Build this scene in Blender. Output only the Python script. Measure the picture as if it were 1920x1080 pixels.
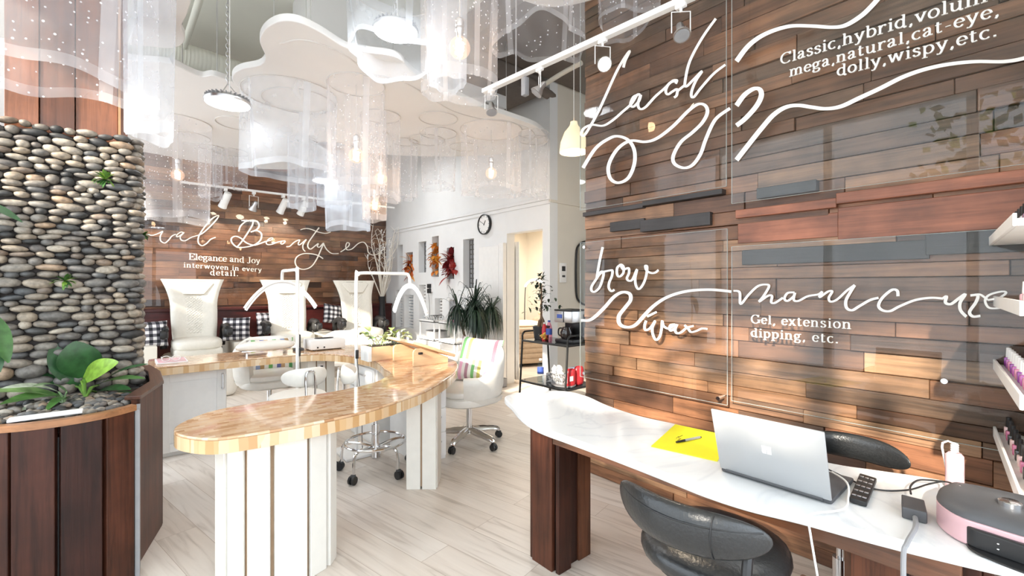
import bpy, bmesh, math, random
from mathutils import Vector as V, Matrix as Mx
for _o in list(bpy.data.objects): bpy.data.objects.remove(_o)
D = bpy.data; SC = bpy.context.scene; COL = SC.collection
R = math.radians; PI = math.pi
# ---------------------------------------------------------------- camera
FOC = 850.0; TH = R(40.66); CT = math.cos(TH); ST = math.sin(TH); HC = 1.35; HOR = 537.0
cam = D.objects.new('camera', D.cameras.new('camera')); COL.objects.link(cam)
cam.location = (0, 0, HC); cam.rotation_euler = (PI/2, 0, -TH)
cam.data.sensor_width = 36; cam.data.lens = FOC/1920*36; cam.data.shift_y = -3/1920; cam.data.clip_start = .02
SC.camera = cam
# ---------------------------------------------------------------- view + world + daylight
SC.view_settings.view_transform = 'Standard'; SC.view_settings.look = 'None'
SC.view_settings.exposure = 0.38; SC.view_settings.gamma = 1; SC.view_settings.use_curve_mapping = False
SC.cycles.transparent_max_bounces = 40; SC.cycles.max_bounces = 10; SC.cycles.diffuse_bounces = 5
SC.cycles.sample_clamp_indirect = 6; SC.cycles.caustics_reflective = False; SC.cycles.caustics_refractive = False
W = D.worlds.new('daylight'); SC.world = W; W.use_nodes = True
nt = W.node_tree; bg = nt.nodes['Background']
tc = nt.nodes.new('ShaderNodeTexCoord'); sx = nt.nodes.new('ShaderNodeSeparateXYZ'); rp = nt.nodes.new('ShaderNodeValToRGB')
nt.links.new(tc.outputs['Generated'], sx.inputs[0]); nt.links.new(sx.outputs['Z'], rp.inputs[0]); nt.links.new(rp.outputs[0], bg.inputs[0])
rp.color_ramp.elements[0].position = 0.0; rp.color_ramp.elements[0].color = (.6, .63, .66, 1)
rp.color_ramp.elements[1].position = 0.25; rp.color_ramp.elements[1].color = (.78, .89, 1, 1)
bg.inputs[1].default_value = 4.6
def light(name, kind, loc, energy, color=(1, 1, 1), size=.3, size_y=None, rot=(0, 0, 0), portal=False, shape=None, spread=None):
    l = D.lights.new(name, kind); l.energy = energy; l.color = color
    if kind == 'AREA':
        l.shape = shape or ('RECTANGLE' if size_y else 'DISK'); l.size = size
        if size_y: l.size_y = size_y
        if spread: l.spread = spread
        l.cycles.is_portal = portal
    elif kind == 'SUN': l.angle = size
    else: l.shadow_soft_size = size
    o = D.objects.new(name, l); COL.objects.link(o); o.location = loc; o.rotation_euler = rot
    return o
SUN_DIR = V((.84, .27, -.40)).normalized()          # low sun coming in through the left shop windows
sun = light('sun', 'SUN', (-6, -2, 6), 9.0, (1, .9, .76), R(1.0))
sun.rotation_euler = SUN_DIR.to_track_quat('-Z', 'Y').to_euler()
light('left_window_portal', 'AREA', (-2.34, 2.9, 1.9), 1, size=3.4, size_y=10.2, rot=(0, -PI/2, 0), portal=True)
light('front_window_portal', 'AREA', (.2, -2.34, 1.75), 1, size=4.6, size_y=3.4, rot=(PI/2, 0, 0), portal=True)
# ---------------------------------------------------------------- helpers
def ray(px, py):
    u = (px-960)/FOC; return V((u*CT+ST, -u*ST+CT, (HOR-py)/FOC))
def PZ(px, py, z): d = ray(px, py); t = (z-HC)/d.z; return V((d.x*t, d.y*t, z))
def PX(px, py, x): d = ray(px, py); t = x/d.x; return V((x, d.y*t, HC+d.z*t))
def PY(px, py, y): d = ray(px, py); t = y/d.y; return V((d.x*t, y, HC+d.z*t))
def PT(px, py, t): d = ray(px, py); return V((d.x*t, d.y*t, HC+d.z*t))
def cat(pts, n=6, closed=False):
    """Catmull-Rom through points of any dimension"""
    P = [tuple(p) for p in pts]; m = len(P); out = []
    for i in range(m if closed else m-1):
        g = lambda k: P[k % m] if closed else P[max(0, min(m-1, k))]
        a, b, c, d = g(i-1), g(i), g(i+1), g(i+2)
        for j in range(n):
            t = j/n
            out.append(tuple(.5*(2*b[k]+(c[k]-a[k])*t+(2*a[k]-5*b[k]+4*c[k]-d[k])*t*t+(3*b[k]-a[k]-3*c[k]+d[k])*t**3) for k in range(len(b))))
    if not closed: out.append(P[-1])
    return out
def rotz(a): return Mx.Rotation(a, 4, 'Z')
def xf(loc=(0, 0, 0), rx=0, ry=0, rz=0): return Mx.Translation(V(loc)) @ Mx.Rotation(rz, 4, 'Z') @ Mx.Rotation(ry, 4, 'Y') @ Mx.Rotation(rx, 4, 'X')
class MB:
    def __init__(s): s.bm = bmesh.new(); s.tl = s.bm.faces.layers.float.new('tint')
    def add(s, vs, fs, M=None, tint=0.0):
        if M is not None: vs = [M @ V(v) for v in vs]
        b = [s.bm.verts.new(v) for v in vs]
        for f in fs:
            try: q = s.bm.faces.new([b[i] for i in f]); q[s.tl] = tint
            except ValueError: pass
        return b
    def box(s, x0, x1, y0, y1, z0, z1, tint=0.0, M=None):
        s.add([(x0,y0,z0),(x1,y0,z0),(x1,y1,z0),(x0,y1,z0),(x0,y0,z1),(x1,y0,z1),(x1,y1,z1),(x0,y1,z1)],
              [(3,2,1,0),(4,5,6,7),(0,1,5,4),(1,2,6,5),(2,3,7,6),(3,0,4,7)], M, tint); return s
    def rbox(s, c, h, r=.01, seg=2, tint=0.0, M=None):
        t = bmesh.new(); bmesh.ops.create_cube(t, size=2); 
        for v in t.verts: v.co = V((v.co.x*h[0], v.co.y*h[1], v.co.z*h[2]))
        bmesh.ops.bevel(t, geom=t.edges[:], offset=min(r, min(h)*.98), segments=seg, affect='EDGES', profile=.5)
        T = Mx.Translation(V(c)); T = (M @ T) if M is not None else T
        t.verts.index_update(); s.add([v.co.copy() for v in t.verts], [[v.index for v in f.verts] for f in t.faces], T, tint); t.free(); return s
    def tube(s, pts, r, n=8, closed=False, tint=0.0, M=None, flat=1.0, cap=True):
        P = [V(p) for p in pts]; m = len(P); rr = r if isinstance(r, (list, tuple)) else [r]*m
        vs = []; fs = []; up = None
        for i in range(m):
            a = P[(i-1) % m] if closed or i > 0 else P[i]; b = P[(i+1) % m] if closed or i < m-1 else P[i]
            t = (b-a); t = t.normalized() if t.length > 1e-9 else V((0, 0, 1))
            if up is None: up = t.orthogonal().normalized()
            up = up-t*up.dot(t); up = up.normalized() if up.length > 1e-6 else t.orthogonal().normalized()
            w = t.cross(up)
            for k in range(n):
                an = 2*PI*k/n; vs.append(P[i]+up*(math.cos(an)*rr[i])+w*(math.sin(an)*rr[i]*flat))
        for i in range(m if closed else m-1):
            j = (i+1) % m
            for k in range(n): fs.append((i*n+k, i*n+(k+1) % n, j*n+(k+1) % n, j*n+k))
        if not closed and cap: fs += [tuple(range(n-1, -1, -1)), tuple(range((m-1)*n, m*n))]
        s.add(vs, fs, M, tint); return s
    def cyl(s, a, b, r, r2=None, n=16, tint=0.0, M=None): return s.tube([a, b], [r, r if r2 is None else r2], n, tint=tint, M=M)
    def lathe(s, prof, n=24, M=None, tint=0.0, sx=1.0, sy=1.0, cap=True):
        vs = []; fs = []; m = len(prof)
        for (r, z) in prof:
            for k in range(n): a = 2*PI*k/n; vs.append((math.cos(a)*max(r, 1e-4)*sx, math.sin(a)*max(r, 1e-4)*sy, z))
        for i in range(m-1):
            for k in range(n): fs.append((i*n+k, i*n+(k+1) % n, (i+1)*n+(k+1) % n, (i+1)*n+k))
        if cap: fs += [tuple(range(n-1, -1, -1)), tuple(range((m-1)*n, m*n))]
        s.add(vs, fs, M, tint); return s
    def prism(s, o, z0, z1, M=None, tint=0.0):
        n = len(o); a = sum(o[i][0]*o[(i+1) % n][1]-o[(i+1) % n][0]*o[i][1] for i in range(n))
        if a < 0: o = o[::-1]
        s.add([(p[0], p[1], z0) for p in o]+[(p[0], p[1], z1) for p in o],
              [tuple(range(n-1, -1, -1)), tuple(range(n, 2*n))]+[(i, (i+1) % n, n+(i+1) % n, n+i) for i in range(n)], M, tint); return s
    def sup(s, c, h, e1=1.0, e2=1.0, nu=20, nv=12, M=None, tint=0.0):
        """superellipsoid: e<1 boxier"""
        f = lambda w, e: math.copysign(abs(w)**e, w); vs = []; fs = []
        for j in range(nv+1):
            b = -PI/2+PI*j/nv
            for i in range(nu):
                a = 2*PI*i/nu; cb = f(math.cos(b), e1)
                vs.append((c[0]+h[0]*cb*f(math.cos(a), e2), c[1]+h[1]*cb*f(math.sin(a), e2), c[2]+h[2]*f(math.sin(b), e1)))
        for j in range(nv):
            for i in range(nu): fs.append((j*nu+i, j*nu+(i+1) % nu, (j+1)*nu+(i+1) % nu, (j+1)*nu+i))
        b = s.add(vs, fs, M, tint); bmesh.ops.remove_doubles(s.bm, verts=b, dist=1e-6); return s
    def ico(s, c, h, sub=2, M=None, tint=0.0):
        t = bmesh.new(); bmesh.ops.create_icosphere(t, subdivisions=sub, radius=1); t.verts.index_update()
        T = Mx.Translation(V(c)) @ (M if M is not None else Mx()) @ Mx.Diagonal(V((h[0], h[1], h[2], 1)))
        s.add([v.co.copy() for v in t.verts], [[v.index for v in f.verts] for f in t.faces], T, tint); t.free(); return s
    def grid(s, fn, nu, nv, cu=False, M=None, tint=0.0):
        vs = [fn(i/(nu if cu else nu-1), j/(nv-1)) for j in range(nv) for i in range(nu)]; fs = []
        for j in range(nv-1):
            for i in range(nu if cu else nu-1): fs.append((j*nu+i, j*nu+(i+1) % nu, (j+1)*nu+(i+1) % nu, (j+1)*nu+i))
        s.add(vs, fs, M, tint); return s
    def build(s, name, mat, parent=None, smooth=40, bevel=0, subsurf=0, solid=0, world=True, bseg=2):
        bmesh.ops.recalc_face_normals(s.bm, faces=s.bm.faces[:])
        me = D.meshes.new(name); s.bm.to_mesh(me); s.bm.free(); me.materials.append(mat)
        o = D.objects.new(name, me); COL.objects.link(o)
        if smooth:
            me.shade_smooth(); me.set_sharp_from_angle(angle=R(smooth))
        if parent is not None:
            o.parent = parent
            if world:
                g = parent; Mw = parent.matrix_basis.copy()
                while g.parent is not None: Mw = g.parent.matrix_basis @ g.matrix_parent_inverse @ Mw; g = g.parent
                o.matrix_parent_inverse = Mw.inverted()
        if solid: m = o.modifiers.new('shell', 'SOLIDIFY'); m.thickness = solid; m.offset = 0
        if bevel: m = o.modifiers.new('bevel', 'BEVEL'); m.width = bevel; m.segments = bseg; m.limit_method = 'ANGLE'; m.angle_limit = R(35)
        if subsurf: m = o.modifiers.new('sub', 'SUBSURF'); m.levels = subsurf; m.render_levels = subsurf
        return o
def tag(o, label, cat_, group=None):
    o['label'] = label; o['category'] = cat_; o['kind'] = 'thing'
    if group: o['group'] = group
    return o
def thing(name, label, cat_, loc=(0, 0, 0), rz=0, group=None):
    o = D.objects.new(name, None); COL.objects.link(o); o.location = V(loc); o.rotation_euler = (0, 0, rz); o.empty_display_size = .1
    return tag(o, label, cat_, group)
def place(o, loc, rz=0):
    o.location = V(loc); o.rotation_euler = (0, 0, rz); return o
def struct(o): o['kind'] = 'structure'; return o
def dup(src, loc, rz=0, label=None, group=None, scale=None):
    def rec(o, par):
        c = o.copy(); COL.objects.link(c)
        if par is not None: c.parent = par
        for ch in list(o.children): rec(ch, c)
        return c
    r = rec(src, None); r.location = V(loc); r.rotation_euler = (0, 0, rz)
    if scale: r.scale = (scale,)*3
    if label: r['label'] = label
    if group: r['group'] = group
    return r
# ---------------------------------------------------------------- materials
def _nodes(name):
    m = D.materials.new(name); m.use_nodes = True; t = m.node_tree; return m, t, t.nodes['Principled BSDF']
def mat(name, col, rough=.5, metal=0, spec=.5, coat=0, emit=None, es=0, var=.06, scale=18, trans=0, bump=0, sheen=0):
    m, t, b = _nodes(name)
    b.inputs['Roughness'].default_value = rough; b.inputs['Metallic'].default_value = metal
    b.inputs['Specular IOR Level'].default_value = spec; b.inputs['Coat Weight'].default_value = coat
    b.inputs['Base Color'].default_value = (*col, 1); b.inputs['Transmission Weight'].default_value = trans
    b.inputs['Sheen Weight'].default_value = sheen
    if emit: b.inputs['Emission Color'].default_value = (*emit, 1); b.inputs['Emission Strength'].default_value = es
    if var or bump:
        tc = t.nodes.new('ShaderNodeTexCoord'); n = t.nodes.new('ShaderNodeTexNoise'); n.inputs['Scale'].default_value = scale; n.inputs['Detail'].default_value = 3
        t.links.new(tc.outputs['Object'], n.inputs['Vector'])
        if var:
            r = t.nodes.new('ShaderNodeValToRGB'); r.color_ramp.elements[0].position = .3; r.color_ramp.elements[1].position = .7
            r.color_ramp.elements[0].color = (*[c*(1-var) for c in col], 1); r.color_ramp.elements[1].color = (*[min(1, c*(1+var)) for c in col], 1)
            t.links.new(n.outputs[0], r.inputs[0]); t.links.new(r.outputs[0], b.inputs['Base Color'])
        if bump:
            bp = t.nodes.new('ShaderNodeBump'); bp.inputs['Strength'].default_value = bump; bp.inputs['Distance'].default_value = .01
            t.links.new(n.outputs[0], bp.inputs['Height']); t.links.new(bp.outputs[0], b.inputs['Normal'])
    return m
def ramp(t, cols, pos=None, const=False):
    r = t.nodes.new('ShaderNodeValToRGB'); e = r.color_ramp.elements; n = len(cols)
    while len(e) < n: e.new(.5)
    for i, c in enumerate(cols): e[i].position = pos[i] if pos else i/(n-1 if not const else n); e[i].color = (*c, 1)
    if const: r.color_ramp.interpolation = 'CONSTANT'
    return r
def mixc(t, a, b, fac, mode='MULTIPLY'):
    m = t.nodes.new('ShaderNodeMix'); m.data_type = 'RGBA'; m.blend_type = mode
    if isinstance(fac, (int, float)): m.inputs[0].default_value = fac
    else: t.links.new(fac, m.inputs[0])
    for k, v in ((6, a), (7, b)):
        if isinstance(v, tuple): m.inputs[k].default_value = (*v, 1)
        else: t.links.new(v, m.inputs[k])
    return m.outputs[2]
def wood(name, cols, axis='y', rough=.45, grain=.55, coat=0, gs=1.0, blotch=.35, spec=.5):
    """stained planks: each plank's own stain from its 'tint', grain stretched along the axis"""
    m, t, b = _nodes(name); N = t.nodes.new; L = t.links.new
    at = N('ShaderNodeAttribute'); at.attribute_name = 'tint'
    tc = N('ShaderNodeTexCoord'); mp = N('ShaderNodeMapping'); L(tc.outputs['Object'], mp.inputs['Vector'])
    s = {'x': (1.2, 26, 26), 'y': (26, 1.2, 26), 'z': (26, 26, 1.2)}[axis]; mp.inputs['Scale'].default_value = [k*gs for k in s]
    cb = N('ShaderNodeCombineXYZ'); mu = N('ShaderNodeMath'); mu.operation = 'MULTIPLY'; mu.inputs[1].default_value = 91
    L(at.outputs['Fac'], mu.inputs[0])
    for k in range(3): L(mu.outputs[0], cb.inputs[k])
    L(cb.outputs[0], mp.inputs['Location'])
    n1 = N('ShaderNodeTexNoise'); n1.inputs['Scale'].default_value = 1.6; n1.inputs['Detail'].default_value = 8; n1.inputs['Roughness'].default_value = .65; n1.inputs['Distortion'].default_value = .5
    L(mp.outputs[0], n1.inputs['Vector'])
    n2 = N('ShaderNodeTexNoise'); n2.inputs['Scale'].default_value = 4.5; n2.inputs['Detail'].default_value = 4
    v2 = N('ShaderNodeVectorMath'); v2.operation = 'ADD'; L(tc.outputs['Object'], v2.inputs[0]); L(cb.outputs[0], v2.inputs[1]); L(v2.outputs[0], n2.inputs['Vector'])
    r0 = ramp(t, cols); L(at.outputs['Fac'], r0.inputs[0])
    g = ramp(t, [(1-grain,)*3, (1, 1, 1), (min(1.5, 1+grain*.5),)*3], [.3, .52, .72]); L(n1.outputs[0], g.inputs[0])
    c1 = mixc(t, r0.outputs[0], g.outputs[0], 1.0)
    g2 = ramp(t, [(1-blotch,)*3, (1.12,)*3], [.35, .65]); L(n2.outputs[0], g2.inputs[0])
    L(mixc(t, c1, g2.outputs[0], 1.0), b.inputs['Base Color'])
    b.inputs['Roughness'].default_value = rough; b.inputs['Coat Weight'].default_value = coat; b.inputs['Coat Roughness'].default_value = .15
    b.inputs['Specular IOR Level'].default_value = spec
    bp = N('ShaderNodeBump'); bp.inputs['Strength'].default_value = .35; bp.inputs['Distance'].default_value = .004
    L(n1.outputs[0], bp.inputs['Height']); L(bp.outputs[0], b.inputs['Normal'])
    return m
def tinted(name, cols, rough=.5, const=False, noise=.25, scale=60, bump=.2, sheen=0, spec=.5):
    m, t, b = _nodes(name); N = t.nodes.new; L = t.links.new
    at = N('ShaderNodeAttribute'); at.attribute_name = 'tint'; r = ramp(t, cols, const=const); L(at.outputs['Fac'], r.inputs[0])
    tc = N('ShaderNodeTexCoord'); n = N('ShaderNodeTexNoise'); n.inputs['Scale'].default_value = scale; n.inputs['Detail'].default_value = 5
    L(tc.outputs['Object'], n.inputs['Vector']); g = ramp(t, [(1-noise,)*3, (1+noise*.4,)*3], [.35, .65]); L(n.outputs[0], g.inputs[0])
    L(mixc(t, r.outputs[0], g.outputs[0], 1.0), b.inputs['Base Color']); b.inputs['Roughness'].default_value = rough
    b.inputs['Sheen Weight'].default_value = sheen; b.inputs['Specular IOR Level'].default_value = spec
    if bump:
        bp = N('ShaderNodeBump'); bp.inputs['Strength'].default_value = bump; bp.inputs['Distance'].default_value = .003
        L(n.outputs[0], bp.inputs['Height']); L(bp.outputs[0], b.inputs['Normal'])
    return m
def cells(name, size, cols, noise_cols=None, rough=.2, coat=0, offset=True, nscale=3.0, jitter=.12):
    """blocks: a colour per block of the given size, optional blotches of a second colour"""
    m, t, b = _nodes(name); N = t.nodes.new; L = t.links.new
    tc = N('ShaderNodeTexCoord'); dv = N('ShaderNodeVectorMath'); dv.operation = 'DIVIDE'; dv.inputs[1].default_value = size
    n = N('ShaderNodeTexNoise'); n.inputs['Scale'].default_value = 9; ws = N('ShaderNodeVectorMath'); ws.operation = 'MULTIPLY_ADD'
    L(tc.outputs['Object'], n.inputs['Vector']); L(n.outputs['Color'], ws.inputs[0]); ws.inputs[1].default_value = (jitter*.1,)*3; L(tc.outputs['Object'], ws.inputs[2])
    L(ws.outputs[0], dv.inputs[0]); fl = N('ShaderNodeVectorMath'); fl.operation = 'FLOOR'
    if offset:
        sp = N('ShaderNodeSeparateXYZ'); L(dv.outputs[0], sp.inputs[0]); f1 = N('ShaderNodeMath'); f1.operation = 'FLOOR'; L(sp.outputs[1], f1.inputs[0])
        m1 = N('ShaderNodeMath'); m1.operation = 'MULTIPLY'; m1.inputs[1].default_value = .37; L(f1.outputs[0], m1.inputs[0])
        a1 = N('ShaderNodeMath'); L(sp.outputs[0], a1.inputs[0]); L(m1.outputs[0], a1.inputs[1])
        cb = N('ShaderNodeCombineXYZ'); L(a1.outputs[0], cb.inputs[0]); L(sp.outputs[1], cb.inputs[1]); L(sp.outputs[2], cb.inputs[2]); L(cb.outputs[0], fl.inputs[0])
    else: L(dv.outputs[0], fl.inputs[0])
    wn = N('ShaderNodeTexWhiteNoise'); L(fl.outputs[0], wn.inputs['Vector']); r = ramp(t, cols); L(wn.outputs['Value'], r.inputs[0]); c = r.outputs[0]
    if noise_cols:
        n3 = N('ShaderNodeTexNoise'); n3.inputs['Scale'].default_value = nscale; n3.inputs['Detail'].default_value = 4; L(tc.outputs['Object'], n3.inputs['Vector'])
        g = ramp(t, [(0, 0, 0), (1, 1, 1)], [.56, .72]); L(n3.outputs[0], g.inputs[0]); c = mixc(t, c, noise_cols, g.outputs[0], 'MIX')
    L(c, b.inputs['Base Color']); b.inputs['Roughness'].default_value = rough; b.inputs['Coat Weight'].default_value = coat; b.inputs['Coat Roughness'].default_value = .05
    return m
def glassy(name, tintc=(1, 1, 1), ior=1.45, boost=0.0, rough=0.0):
    m = D.materials.new(name); m.use_nodes = True; t = m.node_tree; t.nodes.clear(); N = t.nodes.new; L = t.links.new
    o = N('ShaderNodeOutputMaterial'); mx = N('ShaderNodeMixShader'); tr = N('ShaderNodeBsdfTransparent'); gl = N('ShaderNodeBsdfGlossy'); fr = N('ShaderNodeFresnel')
    fr.inputs[0].default_value = ior; tr.inputs[0].default_value = (*tintc, 1); gl.inputs['Roughness'].default_value = rough
    ge = N('ShaderNodeNewGeometry'); a = N('ShaderNodeMath'); a.operation = 'SUBTRACT'; a.inputs[0].default_value = 1; L(ge.outputs['Backfacing'], a.inputs[1])
    a2 = N('ShaderNodeMath'); a2.operation = 'MULTIPLY'; L(fr.outputs[0], a2.inputs[0]); L(a.outputs[0], a2.inputs[1]); L(a2.outputs[0], mx.inputs[0])   # one reflection per pane
    L(tr.outputs[0], mx.inputs[1]); L(gl.outputs[0], mx.inputs[2]); L(mx.outputs[0], o.inputs[0]); return m
def sheer(name, opac=.3, col=(.82, .82, .85), dots=True, glow=0):
    m = D.materials.new(name); m.use_nodes = True; t = m.node_tree; t.nodes.clear(); N = t.nodes.new; L = t.links.new
    o = N('ShaderNodeOutputMaterial'); mx = N('ShaderNodeMixShader'); tr = N('ShaderNodeBsdfTransparent'); df = N('ShaderNodeBsdfDiffuse'); tl = N('ShaderNodeBsdfTranslucent'); m2 = N('ShaderNodeMixShader')
    df.inputs[0].default_value = (*col, 1); tl.inputs[0].default_value = (*col, 1); m2.inputs[0].default_value = .5
    L(df.outputs[0], m2.inputs[1]); L(tl.outputs[0], m2.inputs[2]); L(tr.outputs[0], mx.inputs[1]); L(m2.outputs[0], mx.inputs[2]); L(mx.outputs[0], o.inputs[0])
    tc = N('ShaderNodeTexCoord'); n = N('ShaderNodeTexNoise'); n.inputs['Scale'].default_value = 5; n.inputs['Detail'].default_value = 2; L(tc.outputs['Object'], n.inputs['Vector'])
    mr = N('ShaderNodeMapRange'); L(n.outputs[0], mr.inputs[0]); mr.inputs[1].default_value = .3; mr.inputs[2].default_value = .7; mr.inputs[3].default_value = opac*.7; mr.inputs[4].default_value = opac*1.3
    at = N('ShaderNodeAttribute'); at.attribute_name = 'tint'; ad = N('ShaderNodeMath'); ad.use_clamp = True; L(mr.outputs[0], ad.inputs[0]); L(at.outputs['Fac'], ad.inputs[1]); f = ad.outputs[0]
    if dots:
        v = N('ShaderNodeTexVoronoi'); v.inputs['Scale'].default_value = 26; L(tc.outputs['Object'], v.inputs['Vector'])
        lt = N('ShaderNodeMath'); lt.operation = 'LESS_THAN'; lt.inputs[1].default_value = .13; L(v.outputs['Distance'], lt.inputs[0])
        mxm = N('ShaderNodeMath'); mxm.operation = 'MAXIMUM'; L(f, mxm.inputs[0]); L(lt.outputs[0], mxm.inputs[1]); f = mxm.outputs[0]
    L(f, mx.inputs[0]); return m
def emis(name, col, s):
    m = D.materials.new(name); m.use_nodes = True; t = m.node_tree; t.nodes.clear()
    o = t.nodes.new('ShaderNodeOutputMaterial'); e = t.nodes.new('ShaderNodeEmission'); e.inputs[0].default_value = (*col, 1); e.inputs[1].default_value = s
    t.links.new(e.outputs[0], o.inputs[0]); return m
WALLWOOD = [(.075, .037, .022), (.16, .07, .036), (.28, .125, .06), (.11, .062, .04), (.36, .185, .098), (.22, .09, .045), (.3, .14, .07), (.42, .24, .135)]
BACKWOOD = [(.06, .024, .014), (.14, .052, .026), (.24, .095, .045), (.09, .045, .028), (.3, .13, .065), (.18, .07, .034), (.26, .11, .052), (.34, .17, .09)]
M = dict(
    white=mat('white_paint', (.86, .85, .83), .55, var=.02), wallwhite=mat('wall_white', (.8, .8, .795), .7, var=.02, scale=4),
    beige=mat('wall_beige', (.74, .69, .60), .7, var=.02, scale=4), room=mat('room_beige', (.84, .79, .71), .7, var=.02, scale=4),
    ceil=mat('ceiling_grey_green', (.8, .79, .71), .8, var=.03, scale=2), dark=mat('ceiling_dark', (.16, .13, .11), .8),
    cloud=mat('cloud_panel_white', (.74, .73, .72), .6, var=.015, scale=3), groove=mat('groove_grey', (.62, .59, .56), .6, var=0),
    walnut=wood('wall_planks_y', WALLWOOD, 'y', .42, .62, gs=.9), walnutx=wood('wall_planks_x', BACKWOOD, 'x', .45, .5),
    dwood=wood('dark_stained_wood', [(.03, .009, .006), (.065, .02, .011), (.11, .036, .018), (.16, .065, .03)], 'z', .4, .6, coat=0, spec=.3),
    edge=mat('glass_edge', (.5, .54, .52), .3, var=0),
    dwoody=wood('dark_stained_wood_y', [(.03, .012, .008), (.07, .026, .014), (.13, .05, .026), (.2, .085, .04)], 'y', .35, .5, coat=.2),
    colwood=wood('column_wood', [(.16, .06, .03), (.26, .1, .05), (.1, .04, .025), (.32, .13, .07)], 'z', .32, .45, coat=.3),
    pine=wood('pale_wood', [(.72, .5, .3), (.8, .6, .4)], 'x', .35, .2, blotch=.1),
    mosaic=cells('wood_mosaic', (.045, .021, .3), [(.47, .25, .12), (.66, .42, .24), (.74, .53, .34), (.56, .32, .17), (.8, .63, .46)], (.56, .2, .2), .12, .5, nscale=2.6),
    mosaic_edge=cells('wood_mosaic_edge', (.034, .03, .2), [(.55, .31, .13), (.72, .48, .26), (.8, .6, .38), (.62, .37, .17), (.84, .7, .5)], None, .15, .5),
    cream=mat('cream_paint', (.82, .8, .74), .4, var=.02), gapbrown=mat('gap_brown', (.36, .24, .15), .7),
    chrome=mat('chrome', (.82, .82, .83), .12, 1, var=0), steel=mat('brushed_steel', (.62, .62, .63), .32, 1, var=.05), silver=mat('laptop_silver', (.5, .51, .52), .42, .5, var=.01),
    black=mat('black_plastic', (.015, .015, .016), .4, var=0), blackl=mat('black_leather', (.016, .017, .018), .28, var=.2, scale=120, bump=.12, spec=.6),
    blackm=mat('black_metal', (.02, .02, .02), .45, .3, var=0), grey=mat('grey_plastic', (.3, .3, .31), .5), dgrey=mat('dark_grey', (.08, .08, .085), .5),
    leather=mat('cream_leather', (.72, .68, .6), .38, var=.03, scale=40, bump=.04), wleather=mat('white_leather', (.8, .77, .71), .36, var=.02, scale=30, bump=.03),
    tan_seam=mat('tan_seam', (.42, .36, .29), .6, var=0), tan=mat('tan_leather', (.8, .66, .5), .4, var=.03), quilt=mat('brown_quilt', (.42, .33, .25), .6, var=.08), pad=mat('bed_pad', (.78, .66, .5), .6),
    glass=glassy('wall_glass', (.97, .985, .98), 1.5), clear=glassy('clear_glass', (.99, .99, .99), 1.3), bulbglass=glassy('bulb_glass', (1, .93, .85), 1.25),
    water=glassy('bottle_plastic', (.86, .92, .96), 1.35),
    led=emis('led_disc', (.93, .97, 1), 14), warm=emis('filament', (1, .68, .42), 30), spot=emis('spot_lamp', (1, .86, .66), 25), arc=emis('arc_diffuser', (1, 1, 1), 1.1),
    shade=mat('lamp_shade', (.9, .82, .62), .6, emit=(1, .82, .5), es=.5, var=0),
    tulle=sheer('star_tulle', .17), tulle2=sheer('plain_tulle', .25, (.78, .83, .9), False), letter=mat('letter_white', (.9, .88, .84), .5, var=0),
    leaf=tinted('leaf_green', [(.012, .05, .018), (.03, .1, .03), (.07, .17, .04), (.3, .5, .06)], .3, noise=.3, scale=30, spec=.6),
    leafv=tinted('leaf_variegated', [(.08, .2, .04), (.28, .4, .1), (.62, .68, .34), (.75, .78, .6)], .35, noise=.5, scale=22),
    dleaf=tinted('dracaena_leaf', [(.008, .02, .012), (.02, .045, .025), (.035, .07, .04)], .4, noise=.2), autumn=tinted('autumn_leaf', [(.16, .01, .015), (.4, .03, .02), (.7, .22, .03), (.8, .42, .06)], .5, noise=.3),
    bark=mat('bark', (.2, .12, .07), .8, var=.3, bump=.4), soil=mat('soil', (.04, .028, .02), .9, var=.4, bump=.5),
    pebble=tinted('pebble', [(.03, .03, .03), (.1, .1, .098), (.24, .21, .175), (.37, .305, .23), (.15, .143, .135), (.46, .4, .32), (.085, .09, .095), (.38, .27, .18)], .55, noise=.35, scale=45, bump=.25),
    twig=mat('white_twig', (.75, .7, .62), .7), paper=mat('paper_white', (.85, .85, .85), .7, var=.01), yellow=mat('yellow_card', (.9, .78, .02), .6, var=.02),
    pink=mat('rose_gold', (.74, .47, .5), .3, .25, var=0), red=mat('red_foil', (.6, .03, .04), .35, var=.2), orange=mat('orange_foil', (.8, .4, .05), .4, var=.3),
    blue=mat('blue_label', (.05, .1, .4), .4, var=0), pinkp=mat('pink_plastic', (.8, .3, .42), .35), purple=mat('purple_plastic', (.32, .05, .36), .35), pot=mat('dark_pot', (.03, .032, .036), .5),
)

def lit_globe():  # faint peach glow added to the clear bulb glass, standing in for bloom
    m = M['bulbglass']; t = m.node_tree; o = [n for n in t.nodes if n.type == 'OUTPUT_MATERIAL'][0]; src = o.inputs[0].links[0].from_socket
    e = t.nodes.new('ShaderNodeEmission'); e.inputs[0].default_value = (1, .66, .48, 1); e.inputs[1].default_value = .22; a = t.nodes.new('ShaderNodeAddShader')
    t.links.new(src, a.inputs[0]); t.links.new(e.outputs[0], a.inputs[1]); t.links.new(a.outputs[0], o.inputs[0])
lit_globe()
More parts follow.
